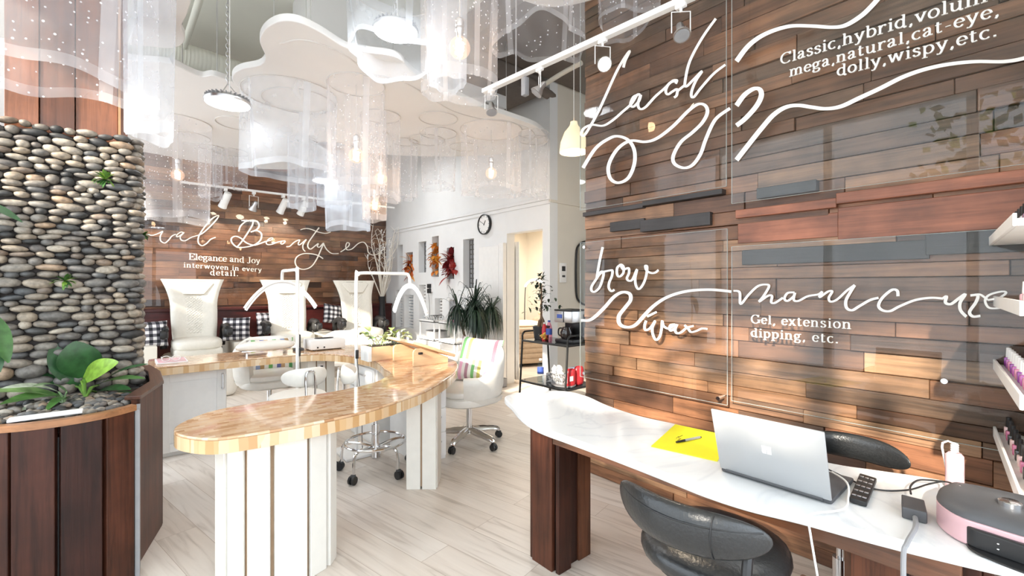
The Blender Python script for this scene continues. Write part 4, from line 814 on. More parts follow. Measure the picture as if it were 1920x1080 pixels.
# ---------------------------------------------------------------- black saddle chairs
def base5(mb_arm, mb_c, mb_w, r, z0=.085, n=5, rot=0.0):
    for k in range(n):
        a = rot+2*PI*k/n; ex, ey = math.cos(a)*r, math.sin(a)*r
        mb_arm.tube([(math.cos(a)*.025, math.sin(a)*.025, z0+.035), (ex*.6, ey*.6, z0+.02), (ex, ey, z0-.005)], [.02, .016, .012], 8, flat=1.4)
        mb_c.cyl((ex, ey, z0-.01), (ex, ey, .05), .009, n=8)
        for s in (-1, 1):
            T = Mx.Translation((ex+math.cos(a+PI/2)*.014*s+math.cos(a)*.012, ey+math.sin(a+PI/2)*.014*s+math.sin(a)*.012, .03)) @ rotz(a) @ Mx.Rotation(PI/2, 4, 'X')
            mb_w.lathe([(.012, -.009), (.029, -.008), (.03, 0), (.029, .008), (.012, .009)], 14, T)
def saddle(name, label, leath, frame, bw=.21, bh=.065, hz=.6, bz=.74, ring=False, group=None, bd=.22, inner=False):
    """faces +x; the backrest is a curved pad behind the seat"""
    r_ = thing(name, label, 'stool', (0, 0, 0), 0, group)
    MB().sup((0, 0, hz), (.2, .195, .045), .7, .9, 28, 12).build('seat', leath, r_)
    MB().lathe([(.165, hz-.05), (.17, hz-.03)], 24).build('seat_plate', M['black'], r_)
    def f(u, v):
        a = math.sin((u-.5)*PI); b = 2*PI*v; th = .024*(1-.25*a*a); w = max(1e-3, (1-abs(a)**3.2))**.5
        x = -bd-.0+.085*a*a+th*math.cos(b)*w; return (x, a*bw, bz+bh*w*math.sin(b)+.0)
    MB().grid(lambda u, v: f(v, u), 18, 25, cu=True).build('backrest', leath, r_, 60)
    if inner: MB().tube(cat([(-.02, -.1, hz-.04), (-.12, -.15, hz-.035), (-bd+.06, -.155, hz+.03), (-bd+.1, -.15, bz)], 5), .012, 8).build('back_arm', M['black'], r_)
    else: MB().tube(cat([(-.05, -.03, hz-.045), (-bd+.0, -.03, hz-.03), (-bd-.04, -.03, hz+.04), (-bd-.035, -.03, bz+.02), (-bd-.032, 0, bz+.045), (-bd-.035, .03, bz+.02), (-bd-.04, .03, hz+.04), (-bd, .03, hz-.03), (-.05, .03, hz-.045)], 5), .0075, 8).build('back_bracket', frame, r_)
    p = MB(); p.cyl((0, 0, .1), (0, 0, .34), .03, n=16); p.cyl((0, 0, .34), (0, 0, hz-.045), .016, n=14); p.build('column', frame, r_)
    if ring:
        MB().tube([(.215*math.cos(a), .215*math.sin(a), .215) for a in [2*PI*k/28 for k in range(28)]], .0095, 8, closed=True).build('foot_ring', frame, r_)
        for k in range(5):
            a = 2*PI*k/5+.3; c_, s_ = math.cos(a), math.sin(a)
            g = MB().tube(cat([(c_*.03, s_*.03, .175), (c_*.13, s_*.13, .2), (c_*.215, s_*.215, .2), (c_*.245, s_*.245, .16), (c_*.25, s_*.25, .06)], 4), .0105, 8).build('leg', frame, r_)
            w = MB()
            for sd in (-1, 1):
                T = Mx.Translation((c_*.262-s_*.013*sd, s_*.262+c_*.013*sd, .03)) @ rotz(a) @ Mx.Rotation(PI/2, 4, 'X'); w.lathe([(.01, -.008), (.029, -.008), (.03, 0), (.029, .008), (.01, .008)], 14, T)
            w.rbox((c_*.256, s_*.256, .052), (.018, .018, .014), .008); w.build('caster', M['black'], g)
    else:
        for k in range(5):
            ma, mc, mw = MB(), MB(), MB(); a = 2*PI*k/5+.2; ex, ey = math.cos(a)*.27, math.sin(a)*.27
            ma.tube([(math.cos(a)*.02, math.sin(a)*.02, .12), (ex*.6, ey*.6, .105), (ex, ey, .08)], [.02, .016, .012], 8, flat=1.3); g = ma.build('leg', frame, r_)
            mc.cyl((ex, ey, .085), (ex, ey, .05), .008, n=8)
            for sd in (-1, 1):
                T = Mx.Translation((ex-math.sin(a)*.013*sd, ey+math.cos(a)*.013*sd, .03)) @ rotz(a) @ Mx.Rotation(PI/2, 4, 'X'); mc.lathe([(.01, -.008), (.029, -.008), (.03, 0), (.029, .008), (.01, .008)], 14, T)
            mc.build('caster', M['black'], g)
    return r_
bs = saddle('saddle_chair', 'black leather saddle chair with curved backrest pulled up to the white desk', M['blackl'], M['chrome'], .205, .058, .60, .755, group='black saddle chairs', bd=.25, inner=True)
seam = MB().tube([(-.25+.085*a*a-.0235*(1-.25*a*a), a*.19, .755+.024) for a in [k/10-1 for k in range(21)]], .0022, 5).tube([(-.25+.085*.2-.028*math.cos(t), -.1, .755+.052*math.sin(t)) for t in [R(-80+16*k) for k in range(11)]], .0018, 5)
seam.build('seam', M['black'], bs, 0, world=False)
place(bs, (1.295, .615, 0), R(3))
b2 = dup(bs, (2.10, .50, 0), R(180), 'black leather saddle chair behind the white desk, between laptop and plank wall')
b2.scale = (.9, .9, .9)
# ---------------------------------------------------------------- nail polish shelves on the front side wall
sa = R(6); sd_ = V((-math.cos(sa), -math.sin(sa), 0)); sn = V((math.sin(sa), -math.cos(sa), 0))
ZS = [1.507, 1.273, 1.03, .77]
labs = ['white ledge with silver striped bottles, topmost at the right picture edge', 'white ledge with a pink bottle, second from the top at the right edge', 'white ledge with purple and pink bottles, third from the top', 'white ledge with pink and black bottles, lowest at the right edge']
o0 = V((WX-.02, .11, 0))
T0 = Mx.Translation(o0) @ Mx.Rotation(PI+sa, 4, 'Z')        # local x runs away from the plank wall, local -y faces the room... +y is the wall side
cols = [[(.45,.42,.46),(.3,.2,.3),(.6,.58,.62)], [(.85,.45,.5),(.9,.7,.72)], [(.36,.06,.4),(.8,.3,.45),(.6,.15,.5)], [(.85,.6,.58),(.03,.03,.03),(.7,.2,.35)]]
pol = [[mat('polish_%d_%d' % (i, j), c, .2, var=0, coat=.5) for j, c in enumerate(cs)] for i, cs in enumerate(cols)]
def bottle_proto(m_, capm, n):
    r_ = thing('polish_bottle', n, 'nail polish', (0, 0, 0))
    MB().rbox((0, 0, .017), (.013, .013, .017), .004).build('bottle', m_, r_); MB().lathe([(.008, .034), (.0085, .036), (.007, .07), (.004, .071)], 12).build('cap', capm, r_)
    return r_
for i in range(4):
    r_ = thing('polish_shelf', labs[i], 'shelf', o0+V((0, 0, ZS[i])), 0, 'white nail polish ledges'); z = ZS[i]; fy = .012 if i == 0 else 0
    MB().box(0, .8, -fy, .155, z, z+.02, M=T0).build('board', M['white'], r_, 0, bevel=.002)
    MB().box(0, .8, -fy-.008, -fy, z, z+(.034 if i == 0 else .04), M=T0).build('lip', M['white'], r_, 0, bevel=.002)
    names = [['silver grey', 'dark plum', 'pale silver'], ['rose pink', 'pale pink'], ['dark purple', 'bright pink', 'violet'], ['peach pink', 'black', 'deep pink']][i]; shelf_ = ['topmost', 'second', 'third', 'lowest'][i]
    protos = [bottle_proto(c, (M['black'] if i in (0, 3) else M['white']), nm+' polish bottle on the %s white ledge' % shelf_) for c, nm in zip(pol[i], names)]
    k = 0
    for a in range(11):
        for rw in range(1 if i == 1 else 2):
            if i == 1 and a not in (7, 8, 9, 10, 11, 12): continue
            src = protos[k % len(protos)]; p = T0 @ V((.05+a*.066+(.033 if rw else 0), .03+rw*.05, z+.021))
            if k < len(protos): place(src, p, sa); o = src
            else: o = dup(src, p, sa)
            o['group'] = o['label'].replace('bottle', 'bottles'); k += 1
struct(MB().box(0, .84, .16, .2, 0, 4.2, M=T0).build('wall_side', M['wallwhite'], smooth=0))
# ================================================================ tub chairs
def tub(name, label):
    """faces +x"""
    r_ = thing(name, label, 'chair', group='cream leather tub chairs')
    def f(u, v, ins=0.0):
        a = PI+(u-.5)*2*R(138); k = abs(u-.5)*2; top = .82-.21*max(0, min(1, (k-.2)/.6))**1.2; bot = .40
        z = bot+(top-bot)*v; rx = .29+.03*v-ins; ry = .31+.02*v-ins
        return (math.cos(a)*rx+.02, math.sin(a)*ry, z)
    n = 40; m_ = MB(); vs = []; fs = []
    prof = [(0, .0, .04), (.0, .02, 0), (.3, 0, 0), (.7, 0, 0), (.95, 0, 0), (1.0, .018, .006), (1.0, .045, .006), (.95, .06, 0), (.5, .062, 0), (.1, .062, 0)]
    for i in range(n+1):
        u = i/n
        for (v, ins, dz) in prof: p = f(u, v, ins); vs.append((p[0], p[1], p[2]+dz))
    q = len(prof)
    for i in range(n):
        for k in range(q-1): fs.append((i*q+k, i*q+k+1, (i+1)*q+k+1, (i+1)*q+k))
    fs += [tuple(range(q)), tuple(range(n*q+q-1, n*q-1, -1))]
    m_.add(vs, fs); m_.build('shell', M['wleather'], r_, 60)
    MB().sup((.03, 0, .41), (.29, .275, .055), .55, .75, 32, 12).build('seat_base', M['wleather'], r_)
    MB().sup((.05, 0, .475), (.26, .24, .045), .6, .6, 28, 12).build('seat_cushion', M['wleather'], r_)
    m_ = MB(); m_.cyl((0, 0, .1), (0, 0, .37), .026, n=16).lathe([(.05, .09), (.05, .12), (.03, .14)], 16).lathe([(.09, .35), (.09, .365)], 16); m_.build('column', M['chrome'], r_)
    for k in range(5):
        a = 2*PI*k/5+.35; ex, ey = math.cos(a)*.29, math.sin(a)*.29
        g = MB().tube(cat([(math.cos(a)*.03, math.sin(a)*.03, .115), (ex*.6, ey*.6, .1), (ex*.93, ey*.93, .085), (ex, ey, .07)], 4), [.022]*4+[.018]*4+[.014]*5, 8, flat=1.5).build('leg', M['chrome'], r_)
        w = MB()
        for sd in (-1, 1):
            T = Mx.Translation((ex-math.sin(a)*.013*sd, ey+math.cos(a)*.013*sd, .028)) @ rotz(a) @ Mx.Rotation(PI/2, 4, 'X'); w.lathe([(.01, -.009), (.027, -.008), (.028, 0), (.027, .008), (.01, .009)], 14, T)
        w.rbox((ex, ey, .048), (.02, .018, .014), .008); w.build('caster', M['black'], g)
    return r_
tc_ = tub('tub_chair', 'white leather tub chair on chrome casters tucked against the outer bend of the counter')
def stripes(name, cols, axis=0, sc=14.0):
    m, t, b = _nodes(name); N = t.nodes.new; L = t.links.new
    tc = N('ShaderNodeTexCoord'); sp = N('ShaderNodeSeparateXYZ'); L(tc.outputs['Object'], sp.inputs[0])
    a = N('ShaderNodeMath'); a.operation = 'MULTIPLY_ADD'; a.inputs[1].default_value = sc; a.inputs[2].default_value = 50; L(sp.outputs[axis], a.inputs[0])
    f = N('ShaderNodeMath'); f.operation = 'FRACT'; d = N('ShaderNodeMath'); d.operation = 'DIVIDE'; d.inputs[1].default_value = len(cols); L(a.outputs[0], d.inputs[0]); L(d.outputs[0], f.inputs[0])
    # second row of stripes shifted half way down, as on the cushion
    a2 = N('ShaderNodeMath'); a2.operation = 'GREATER_THAN'; a2.inputs[1].default_value = -.02; L(sp.outputs[2], a2.inputs[0])
    m2 = N('ShaderNodeMath'); m2.operation = 'MULTIPLY_ADD'; m2.inputs[1].default_value = .37; L(a2.outputs[0], m2.inputs[0]); L(f.outputs[0], m2.inputs[2]); f2 = N('ShaderNodeMath'); f2.operation = 'FRACT'; L(m2.outputs[0], f2.inputs[0])
    r = ramp(t, cols, const=True); L(f2.outputs[0], r.inputs[0]); L(r.outputs[0], b.inputs['Base Color']); b.inputs['Roughness'].default_value = .85; return m
WHT = (.74, .72, .69)
st1 = stripes('cushion_stripes', [WHT, (.2, .5, .18), WHT, (.55, .5, .15), WHT, (.82, .35, .45), WHT, (.3, .45, .5), WHT, (.75, .4, .55), WHT, (.4, .22, .28)], 0, 34)
st2 = stripes('cushion_stripes_bold', [WHT, (.12, .14, .35), (.45, .3, .16), WHT, (.1, .35, .12), WHT, (.25, .32, .5), (.4, .26, .12), WHT, (.15, .4, .12)], 0, 26)
def cushion(name, label, m_, w=.2, h=.2, th=.065, group=None, cat_='cushion'):
    def f(u, v, s):
        a, b = u*2-1, v*2-1; k = (max(0, (1-a**4)*(1-b**4)))**.45
        return (a*w*(1-.05*(1-b*b)), s*th*k, b*h*(1-.05*(1-a*a)))
    mb = MB()
    for s in (-1, 1): mb.grid(lambda u, v: f(u, v, s), 15, 15)
    bmesh.ops.remove_doubles(mb.bm, verts=mb.bm.verts[:], dist=1e-4)
    return tag(mb.build(name, m_, None, 60), label, cat_, group)
place(tc_, (2.27, 3.21, 0), R(186))
tc2 = dup(tc_, (1.12, 5.04, 0), R(-92), 'white leather tub chair with a bold striped cushion behind the far arm of the counter')
tc3 = dup(tc_, (1.92, 5.16, 0), R(-118), 'white leather tub chair without a cushion behind the dust collector end of the counter')
def pose(o, loc, rx, ry, rz): o.location = V(loc); o.rotation_euler = (rx, ry, rz); return o
pose(cushion('striped_cushion', 'pastel striped square cushion in the tub chair at the outer bend of the counter', st1), (2.40, 3.25, .70), R(-24), R(4), R(-58))
pose(cushion('striped_cushion', 'bold blue and green striped cushion in the tub chair behind the far arm', st2, .22, .17), (1.16, 5.165, .64), R(-10), 0, 0)
# ---------------------------------------------------------------- white work stools inside the horseshoe
ws1 = saddle('work_stool', 'white work stool with rounded backrest turned to the far arm of the counter', M['wleather'], M['chrome'], .155, .066, .54, .72, True, 'white rolling work stools')
place(ws1, (.97, 3.52, 0), R(92))
ws2 = dup(ws1, (1.41, 3.18, 0), R(-22), 'white work stool with chrome foot ring below the inner bend, beside the narrow plank post')
# ---------------------------------------------------------------- arc lamps on floor stands
def arc_lamp(label, px, py, rz, span=.3, zt=1.46):
    r_ = thing('arc_lamp', label, 'lamp', (0, 0, 0), 0, 'white arc lamps')
    MB().rbox((.0, 0, .011), (.14, .16, .01), .006).build('base', M['white'], r_)
    MB().tube(cat([(0, 0, .02), (0, 0, .6), (0, 0, zt-.06), (.018, 0, zt-.015), (.06, 0, zt), (.3, 0, zt), (.44, 0, zt), (.468, 0, zt-.015), (.48, 0, zt-.05), (.48, 0, zt-.1)], 5), .0135, 10).build('pole', M['white'], r_)
    A = [(.48, span*math.sin(t), zt-.1-.2*(1-math.cos(t))*1.15-.0) for t in [R(-82+164*k/24) for k in range(25)]]
    A = [(x, y, zt-.1-.24*(abs(y)/span)**2.1) for x, y, z in A]
    MB().tube(A, .02, 8, flat=.8).build('arc_housing', M['white'], r_)
    MB().tube([(x-.0, y*.985, z-.0135) for x, y, z in A], .0125, 8, flat=.9).build('diffuser', M['arc'], r_)
    MB().rbox((.0, -.016, .80), (.012, .008, .035), .004).build('switch', M['black'], r_)
    MB().tube(cat([(0, -.018, .77), (.01, -.03, .6), (.03, -.04, .3), (.02, -.08, .05), (.05, -.15, .006)], 6), .0028, 6).build('cord', M['black'], r_)
    return place(r_, (px, py, 0), rz)
arc_lamp('white arc lamp on a square base inside the horseshoe, arm reaching over the planter box', 1.441, 3.62, R(0))
arc_lamp('white arc lamp standing behind the front work stool, arm reaching over the far arm', 1.11, 4.05, R(90), zt=1.49)
# ---------------------------------------------------------------- pedicure chairs
def pedi(label):
    """faces -y, back at y = 0"""
    r_ = thing('pedicure_chair', label, 'pedicure chair', group='cream pedicure chairs')
    def hw(v): return .245+.02*math.sin(v*3)+(.115*max(0, (v-.55)/.45)**1.7)
    n = 17; k = 21; m_ = MB()
    def f(u, v, s):
        a = u*2-1; th = .05*(1-abs(a)**6)**.5; y = -.19+.19*v-.02*math.sin(v*PI)+.05*a*a*(1 if s < 0 else .6)*-1
        return (a*hw(v), y+s*th, .62+.83*v)
    for s in (-1, 1): m_.grid(lambda u, v: f(u, v, s), n, k)
    m_.add([f(i/(n-1), 1, s) for s in (-1, 1) for i in range(n)], [(i, i+1, n+i+1, n+i) for i in range(n-1)])
    m_.build('backrest', M['leather'], r_, 60)
    y_ = lambda v, o: -.19+.19*v-.02*math.sin(v*PI)-.055-o
    hp_ = [(-.245, .93), (-.12, .745), (.12, .745), (.245, .93), (.2, .965), (-.2, .965)]
    h_ = MB(); h_.add([(x, y_(v, -.01), .62+.83*v) for x, v in hp_]+[(x*.95, y_(v, .03), .62+.83*(v*.97+.025)) for x, v in hp_], [(5,4,3,2,1,0), (6,7,8,9,10,11)]+[(i, (i+1) % 6, 6+(i+1) % 6, 6+i) for i in range(6)])
    h_.build('head_pillow', M['leather'], r_, 0, bevel=.012, bseg=3)
    MB().tube([(x*1.02, y_(v, -.002), .62+.83*v) for x, v in hp_], .006, 6, closed=True).build('piping', M['tan_seam'], r_)
    sm_ = MB()
    for s in (-1, 1):
        sm_.tube([(s*.14, y_(v, -.006), .62+.83*v) for v in (.1, .3, .5, .7)], .003, 5)
        for j in range(9): v = .12+j*.07; sm_.tube([(s*.15, y_(v, -.004), .62+.83*v), (s*.2, y_(v, -.002)-.006, .62+.83*v+.006), (s*.24, y_(v, 0)-.012, .62+.83*v)], .0022, 4)
    sm_.build('seams', M['tan_seam'], r_)
    q_ = MB()       # quilted centre panel with raised diamonds
    for i in range(7):
        for j in range(14):
            for s in (0, 1):
                x = -.13+.26*(i+.5*s+.25)/7.0; v = .12+.58*(j+.5*s+.25)/14.0
                if abs(x) < .13: q_.sup((x, y_(v, -.004), .62+.83*v), (.019, .008, .0175), 1, 1.6, 8, 4)
    q_.build('quilting', M['leather'], r_, 60)
    MB().sup((0, -.44, .60), (.27, .29, .075), .45, .45, 32, 12).build('seat', M['leather'], r_)
    MB().rbox((0, -.4, .5), (.26, .3, .06), .04, 3).build('seat_base', M['leather'], r_)
    MB().rbox((0, -.42, .26), (.36, .44, .2), .08, 3).build('tub_body', M['leather'], r_)
    MB().rbox((0, -.95, .2), (.34, .28, .2), .08, 3).build('foot_basin', M['wleather'], r_)
    for s in (-1, 1):
        a_ = MB(); a_.tube(cat([(s*.33, -.08, .52), (s*.345, -.1, .72), (s*.345, -.2, .80), (s*.34, -.42, .81), (s*.33, -.52, .79)], 5), [.045]*6+[.05]*6+[.042]*6+[.03]*3, 10, flat=.9)
        a_.sup((s*.345, -.38, .73), (.05, .1, .085), .8, .8, 16, 10); a_.lathe([(.05, -.03), (.06, 0), (.05, .03)], 18, Mx.Translation((s*.36, -.52, .74)) @ Mx.Rotation(PI/2, 4, 'Y')); a_.build('armrest', M['black'], r_)
    return r_
pc = pedi('cream pedicure chair with quilted back nearest the pebble column')
PCX = [.745, 1.925, 3.01]; PCY = 7.7
place(pc, (PCX[0], PCY, 0), 0)
dup(pc, (PCX[1], PCY, 0), 0, 'cream pedicure chair with quilted back, middle one behind the front arc lamp')
dup(pc, (PCX[2], PCY, 0), 0, 'cream pedicure chair with quilted back nearest the vase of branches')
struct(MB().box(-.6, WW-.03, 6.95, WB-.34, 0, .05).build('trim_17', M['beige'], smooth=0))
def plaid():
    m, t, b = _nodes('buffalo_plaid'); N = t.nodes.new; L = t.links.new
    tc = N('ShaderNodeTexCoord'); sp = N('ShaderNodeSeparateXYZ'); L(tc.outputs['Object'], sp.inputs[0]); outs = []
    for k in (0, 2):
        a = N('ShaderNodeMath'); a.operation = 'MULTIPLY_ADD'; a.inputs[1].default_value = 13; a.inputs[2].default_value = 20; L(sp.outputs[k], a.inputs[0]); f = N('ShaderNodeMath'); f.operation = 'FRACT'; L(a.outputs[0], f.inputs[0])
        g = N('ShaderNodeMath'); g.operation = 'GREATER_THAN'; g.inputs[1].default_value = .5; L(f.outputs[0], g.inputs[0]); outs.append(g)
    ad = N('ShaderNodeMath'); L(outs[0].outputs[0], ad.inputs[0]); L(outs[1].outputs[0], ad.inputs[1]); mu = N('ShaderNodeMath'); mu.operation = 'MULTIPLY'; mu.inputs[1].default_value = .5; L(ad.outputs[0], mu.inputs[0])
    r = ramp(t, [(.82, .8, .79), (.17, .16, .18), (.012, .012, .016)]); L(mu.outputs[0], r.inputs[0]); L(r.outputs[0], b.inputs['Base Color']); b.inputs['Roughness'].default_value = .9; return m
PLD = plaid(); gp = 'plaid cushions by the pedicure chairs'
for (px, py, y, rx, rz, ry, lab) in ((284, 627, 7.25, -10, 12, 0, 'black and white plaid cushion beside the pebble column'), (443, 617, 7.35, -10, -14, 0, 'black and white plaid cushion at the right arm of the first pedicure chair'),
                             (503, 606, 7.55, -8, 10, 0, 'black and white plaid cushion mostly hidden by the left arm of the middle pedicure chair'), (624, 589, 7.75, -14, 8, 10, 'black and white plaid cushion tilted between the middle and third pedicure chairs')):
    pose(cushion('plaid_cushion', lab, PLD, .17, .165, .06, gp), PY(px, py, y), R(rx), R(ry), R(rz))
struct(MB().box(2.30, 2.62, 7.3, 8.2, .05, .62).box(1.16, 1.5, 7.2, 8.2, .05, .58).box(.0, .32, 7.0, 8.2, .05, .62).build('trim_18', M['beige'], smooth=0, bevel=.01))
# ---------------------------------------------------------------- vase of branches in the corner
vz = thing('branch_vase', 'tall dark vase of pale branches in the corner by the white wall', 'vase', (3.72, 8.1, 0))
MB().lathe([(.09, 0), (.1, .02), (.085, .4), (.06, .85), (.05, 1.0), (.065, 1.16), (.055, 1.16), (.04, 1.0)], 20, Mx.Translation((3.72, 8.1, 0))).build('vase', M['black'], vz)
rb = random.Random(4); bb = MB(); bud = MB()
for k in range(16):
    a = rb.uniform(0, 2*PI); sp_ = rb.uniform(.1, .5); h = rb.uniform(.75, 1.35); p0 = V((3.72, 8.1, 1.1)); e = p0+V((math.cos(a)*sp_-.03, math.sin(a)*sp_*.5-.12, h))
    e.x = min(e.x, 3.97); m1 = p0.lerp(e, .4)+V((rb.uniform(-.08, .08), 0, .08)); m2 = p0.lerp(e, .75)+V((rb.uniform(-.07, .07), rb.uniform(-.05, .05), 0)); P = cat([p0, m1, m2, e], 6)
    P = [(min(x, 3.98), y, z) for x, y, z in P]
    bb.tube(P, [.012-.009*i/(len(P)-1) for i in range(len(P))], 6)
    for j in range(7, len(P), 1):
        q = V(P[j]); 
        if rb.random() < .55: d = V((rb.uniform(-1, 1), rb.uniform(-1, 1), rb.uniform(.2, 1))).normalized(); e2 = q+d*rb.uniform(.06, .16); e2.x = min(e2.x, 3.99); bb.tube([q, e2], [.004, .002], 5)
        if k < 6 and rb.random() < .7: bud.ico(q+V((rb.uniform(-.02, .02), -.015, 0)), (.012, .012, .014), 1)
bb.build('branches', M['twig'], vz); bud.build('buds', M['paper'], vz)
# ---------------------------------------------------------------- autumn sprays in the niches
for k, lab, tn, n in (('n2', 'small orange and red leaf spray in the leftmost leaf niche of the white wall', (.35, .9), 34), ('n4', 'orange leaf spray in the tall middle niche of the white wall', (.55, 1), 60), ('n5', 'deep red leaf spray in the niche nearest the clock', (0, .35), 70)):
    y0, y1, z0, z1 = NICHE[k]; r_ = thing('leaf_spray', lab, 'dried leaves', (WW+.05, (y0+y1)/2, z0)); rb = random.Random(len(lab)); ym = (y0+y1)/2; w = y1-y0
    sm = MB(); sm.tube([(WW+.06, ym, z0), (WW+.03, ym, z0+(z1-z0)*.5), (WW+.02, ym, z0+(z1-z0)*.85)], .006, 6); sm.build('stem', M['bark'], r_)
    lm_ = MB()
    for j in range(n):
        f = rb.betavariate(2.2, 2.4); c = V((WW+.02, ym+rb.uniform(-.35, .35)*w, z0+(z1-z0)*(.02+.85*f))); d = V((rb.uniform(-.9, .1), rb.uniform(-1, 1), rb.uniform(-.8, .8))).normalized(); l = rb.uniform(.1, .2)*(1.25 if k == 'n5' else 1)
        if c.x+d.x*l > WW+.1: d.x = -abs(d.x)
        leaf_mb(lm_, c, c+d*l, l*.2, .2, .15, rb.uniform(*tn), 5)
    lm_.build('leaves', M['autumn'], r_, 60)
# ---------------------------------------------------------------- clock, switches, mirror
ck = thing('wall_clock', 'round black rimmed white clock on the white wall', 'clock', PX(910, 421, WW)); c = PX(910.5, 421, WW); T = Mx.Translation(c) @ Mx.Rotation(-PI/2, 4, 'Y')
MB().lathe([(.135, 0), (.148, .005), (.15, .04), (.138, .045), (.132, .004)], 40, T, cap=False).build('rim', M['black'], ck)
MB().lathe([(.132, .004), (.132, .028), (.001, .0285)], 40, T).build('face', M['white'], ck)
h_ = MB()
for k in range(12): a = k*PI/6; h_.box(-.003, .003, .105, .125, .029, .031, M=T @ rotz(a))
for (a, l, w) in ((-125, .065, .005), (-30, .1, .003)): h_.box(-w, w, -.015, l, .031, .033, M=T @ rotz(R(a)))
h_.build('hands', M['black'], ck, 0)
for (px, py, w, h, m_, lab, cat_) in ((1054, 504, .062, .075, 'white', 'white thermostat with a dark square display, above the alarm keypad', 'thermostat'), (1054, 522, .055, .055, 'white', 'white alarm keypad with a dark strip display below the thermostat', 'keypad')):
    c = PY(px, py, 3.97); r_ = thing(cat_ if cat_ != 'keypad' else 'alarm_keypad', lab, cat_, c); MB().rbox((c.x, 3.957, c.z), (w, .013, h), .006).build('case', M[m_], r_)
    MB().box(c.x-w*.5, c.x+w*.5, 3.942, 3.9445, c.z-h*.0+(.015 if cat_ == 'keypad' else -.03), c.z+(.04 if cat_ == 'keypad' else .032)).build('display', M['black'], r_, 0)
mi = thing('mirror', 'tall round cornered mirror on the corridor wall behind the coffee maker', 'mirror', PY(1090, 512, 3.97)); x0 = PY(1079, 512, 3.97).x; zt, zb = PY(1085, 452, 3.97).z, PY(1085, 572, 3.97).z
fo = cat([(x0, zb+.18), (x0, zt-.18), (x0+.06, zt-.05), (x0+.2, zt), (x0+.36, zt-.05), (x0+.42, zt-.18), (x0+.42, zb+.18), (x0+.36, zb+.05), (x0+.2, zb), (x0+.06, zb+.05)], 5, True)
MB().tube([(p[0], 3.955, p[1]) for p in fo], .014, 8, closed=True).build('frame', M['blackm'], mi)
MB().prism(fo, 0, .008, Mx.Translation((0, 3.966, 0)) @ Mx.Rotation(PI/2, 4, 'X')).build('glass', mat('mirror_glass', (.55, .57, .56), .05, 1, var=0), mi, 0)
# plug and charger on the white wall
pg = thing('wall_charger', 'black charger and cable plugged into the white wall above the trolley', 'charger', PX(809, 540, WW)); c = PX(809, 540, WW)
MB().rbox((WW-.012, c.y, c.z), (.012, .045, .07), .005).build('plate', M['white'], pg); MB().rbox((WW-.045, c.y, c.z+.035), (.025, .035, .035), .006).rbox((WW-.045, c.y, c.z-.05), (.025, .035, .04), .006).build('plug', M['black'], pg)
MB().tube(cat([(WW-.06, c.y, c.z-.08), (WW-.05, c.y-.02, c.z-.3), (WW-.1, c.y-.1, c.z-.5), (3.8, c.y-.25, .84)], 6), .004, 6).build('cable', M['dgrey'], pg)
# ---------------------------------------------------------------- white trolleys by the white wall
def trolley(label, y0, y1, items):
    r_ = thing('trolley', label, 'trolley', (3.75, (y0+y1)/2, 0), 0, 'white trolleys at the white wall')
    for (z, nm) in ((.80, 'top_shelf'), (.52, 'shelf'), (.22, 'shelf')):
        m_ = MB(); m_.box(3.56, 3.94, y0, y1, z, z+.012); 
        for (a, b, c, d) in ((3.56, 3.57, y0, y1), (3.93, 3.94, y0, y1), (3.56, 3.94, y0, y0+.01), (3.56, 3.94, y1-.01, y1)): m_.box(a, b, c, d, z, z+.035)
        m_.build(nm, M['white'], r_, 0)
    for x in (3.575, 3.925):
        for y in (y0+.015, y1-.015): MB().cyl((x, y, .05), (x, y, .83), .012, n=10).build('post', M['white'], r_); MB().lathe([(.012, -.01), (.025, -.008), (.025, .008), (.012, .01)], 12, Mx.Translation((x, y, .026)) @ Mx.Rotation(PI/2, 4, 'X')).build('caster', M['black'], r_)
    return r_
trolley('white three tier trolley below the wall charger', 5.95, 6.4, 0); trolley('white three tier trolley with a pink machine on top, beside the spiky plant', 5.38, 5.83, 0)
r_ = thing('nail_drill', 'pink and black nail drill machine on top of the trolley by the spiky plant', 'nail drill', (3.72, 5.6, .812)); MB().sup((3.72, 5.6, .87), (.07, .06, .058), .7, .8).build('housing', M['pinkp'], r_); MB().lathe([(.055, 0), (.058, .03), (.03, .05)], 18, Mx.Translation((3.8, 5.5, .813))).build('base', M['black'], r_)
MB().tube(cat([(3.72, 5.66, .9), (3.7, 5.76, 1.0), (3.72, 5.8, .9)], 6), .005, 6).build('handle', M['white'], r_)
r_ = thing('wire_basket', 'dark wire rack on the trolley below the charger', 'rack', (3.72, 6.15, .812)); m_ = MB()
for k in range(6): m_.tube(cat([(3.65+.03*k, 6.05, .815), (3.65+.03*k, 6.08, .89), (3.65+.03*k, 6.22, .89), (3.65+.03*k, 6.25, .815)], 4), .004, 6)
m_.build('wires', M['blackm'], r_)
r_ = thing('glass_jar', 'clear jar on the middle shelf of the trolley by the spiky plant', 'jar', (3.72, 5.55, .532)); MB().lathe([(.05, 0), (.055, .01), (.055, .11), (.04, .13), (.038, .13), (.05, .105), (.05, .012)], 20, Mx.Translation((3.72, 5.55, .533))).build('jar', M['clear'], r_)
r_ = thing('storage_bin', 'grey plastic bin on the middle shelf of the trolley below the charger', 'bin', (3.74, 6.17, .532)); MB().rbox((3.74, 6.17, .595), (.12, .12, .06), .01).build('bin', M['grey'], r_); MB().rbox((3.74, 6.17, .66), (.125, .125, .006), .004).build('lid', M['dgrey'], r_)
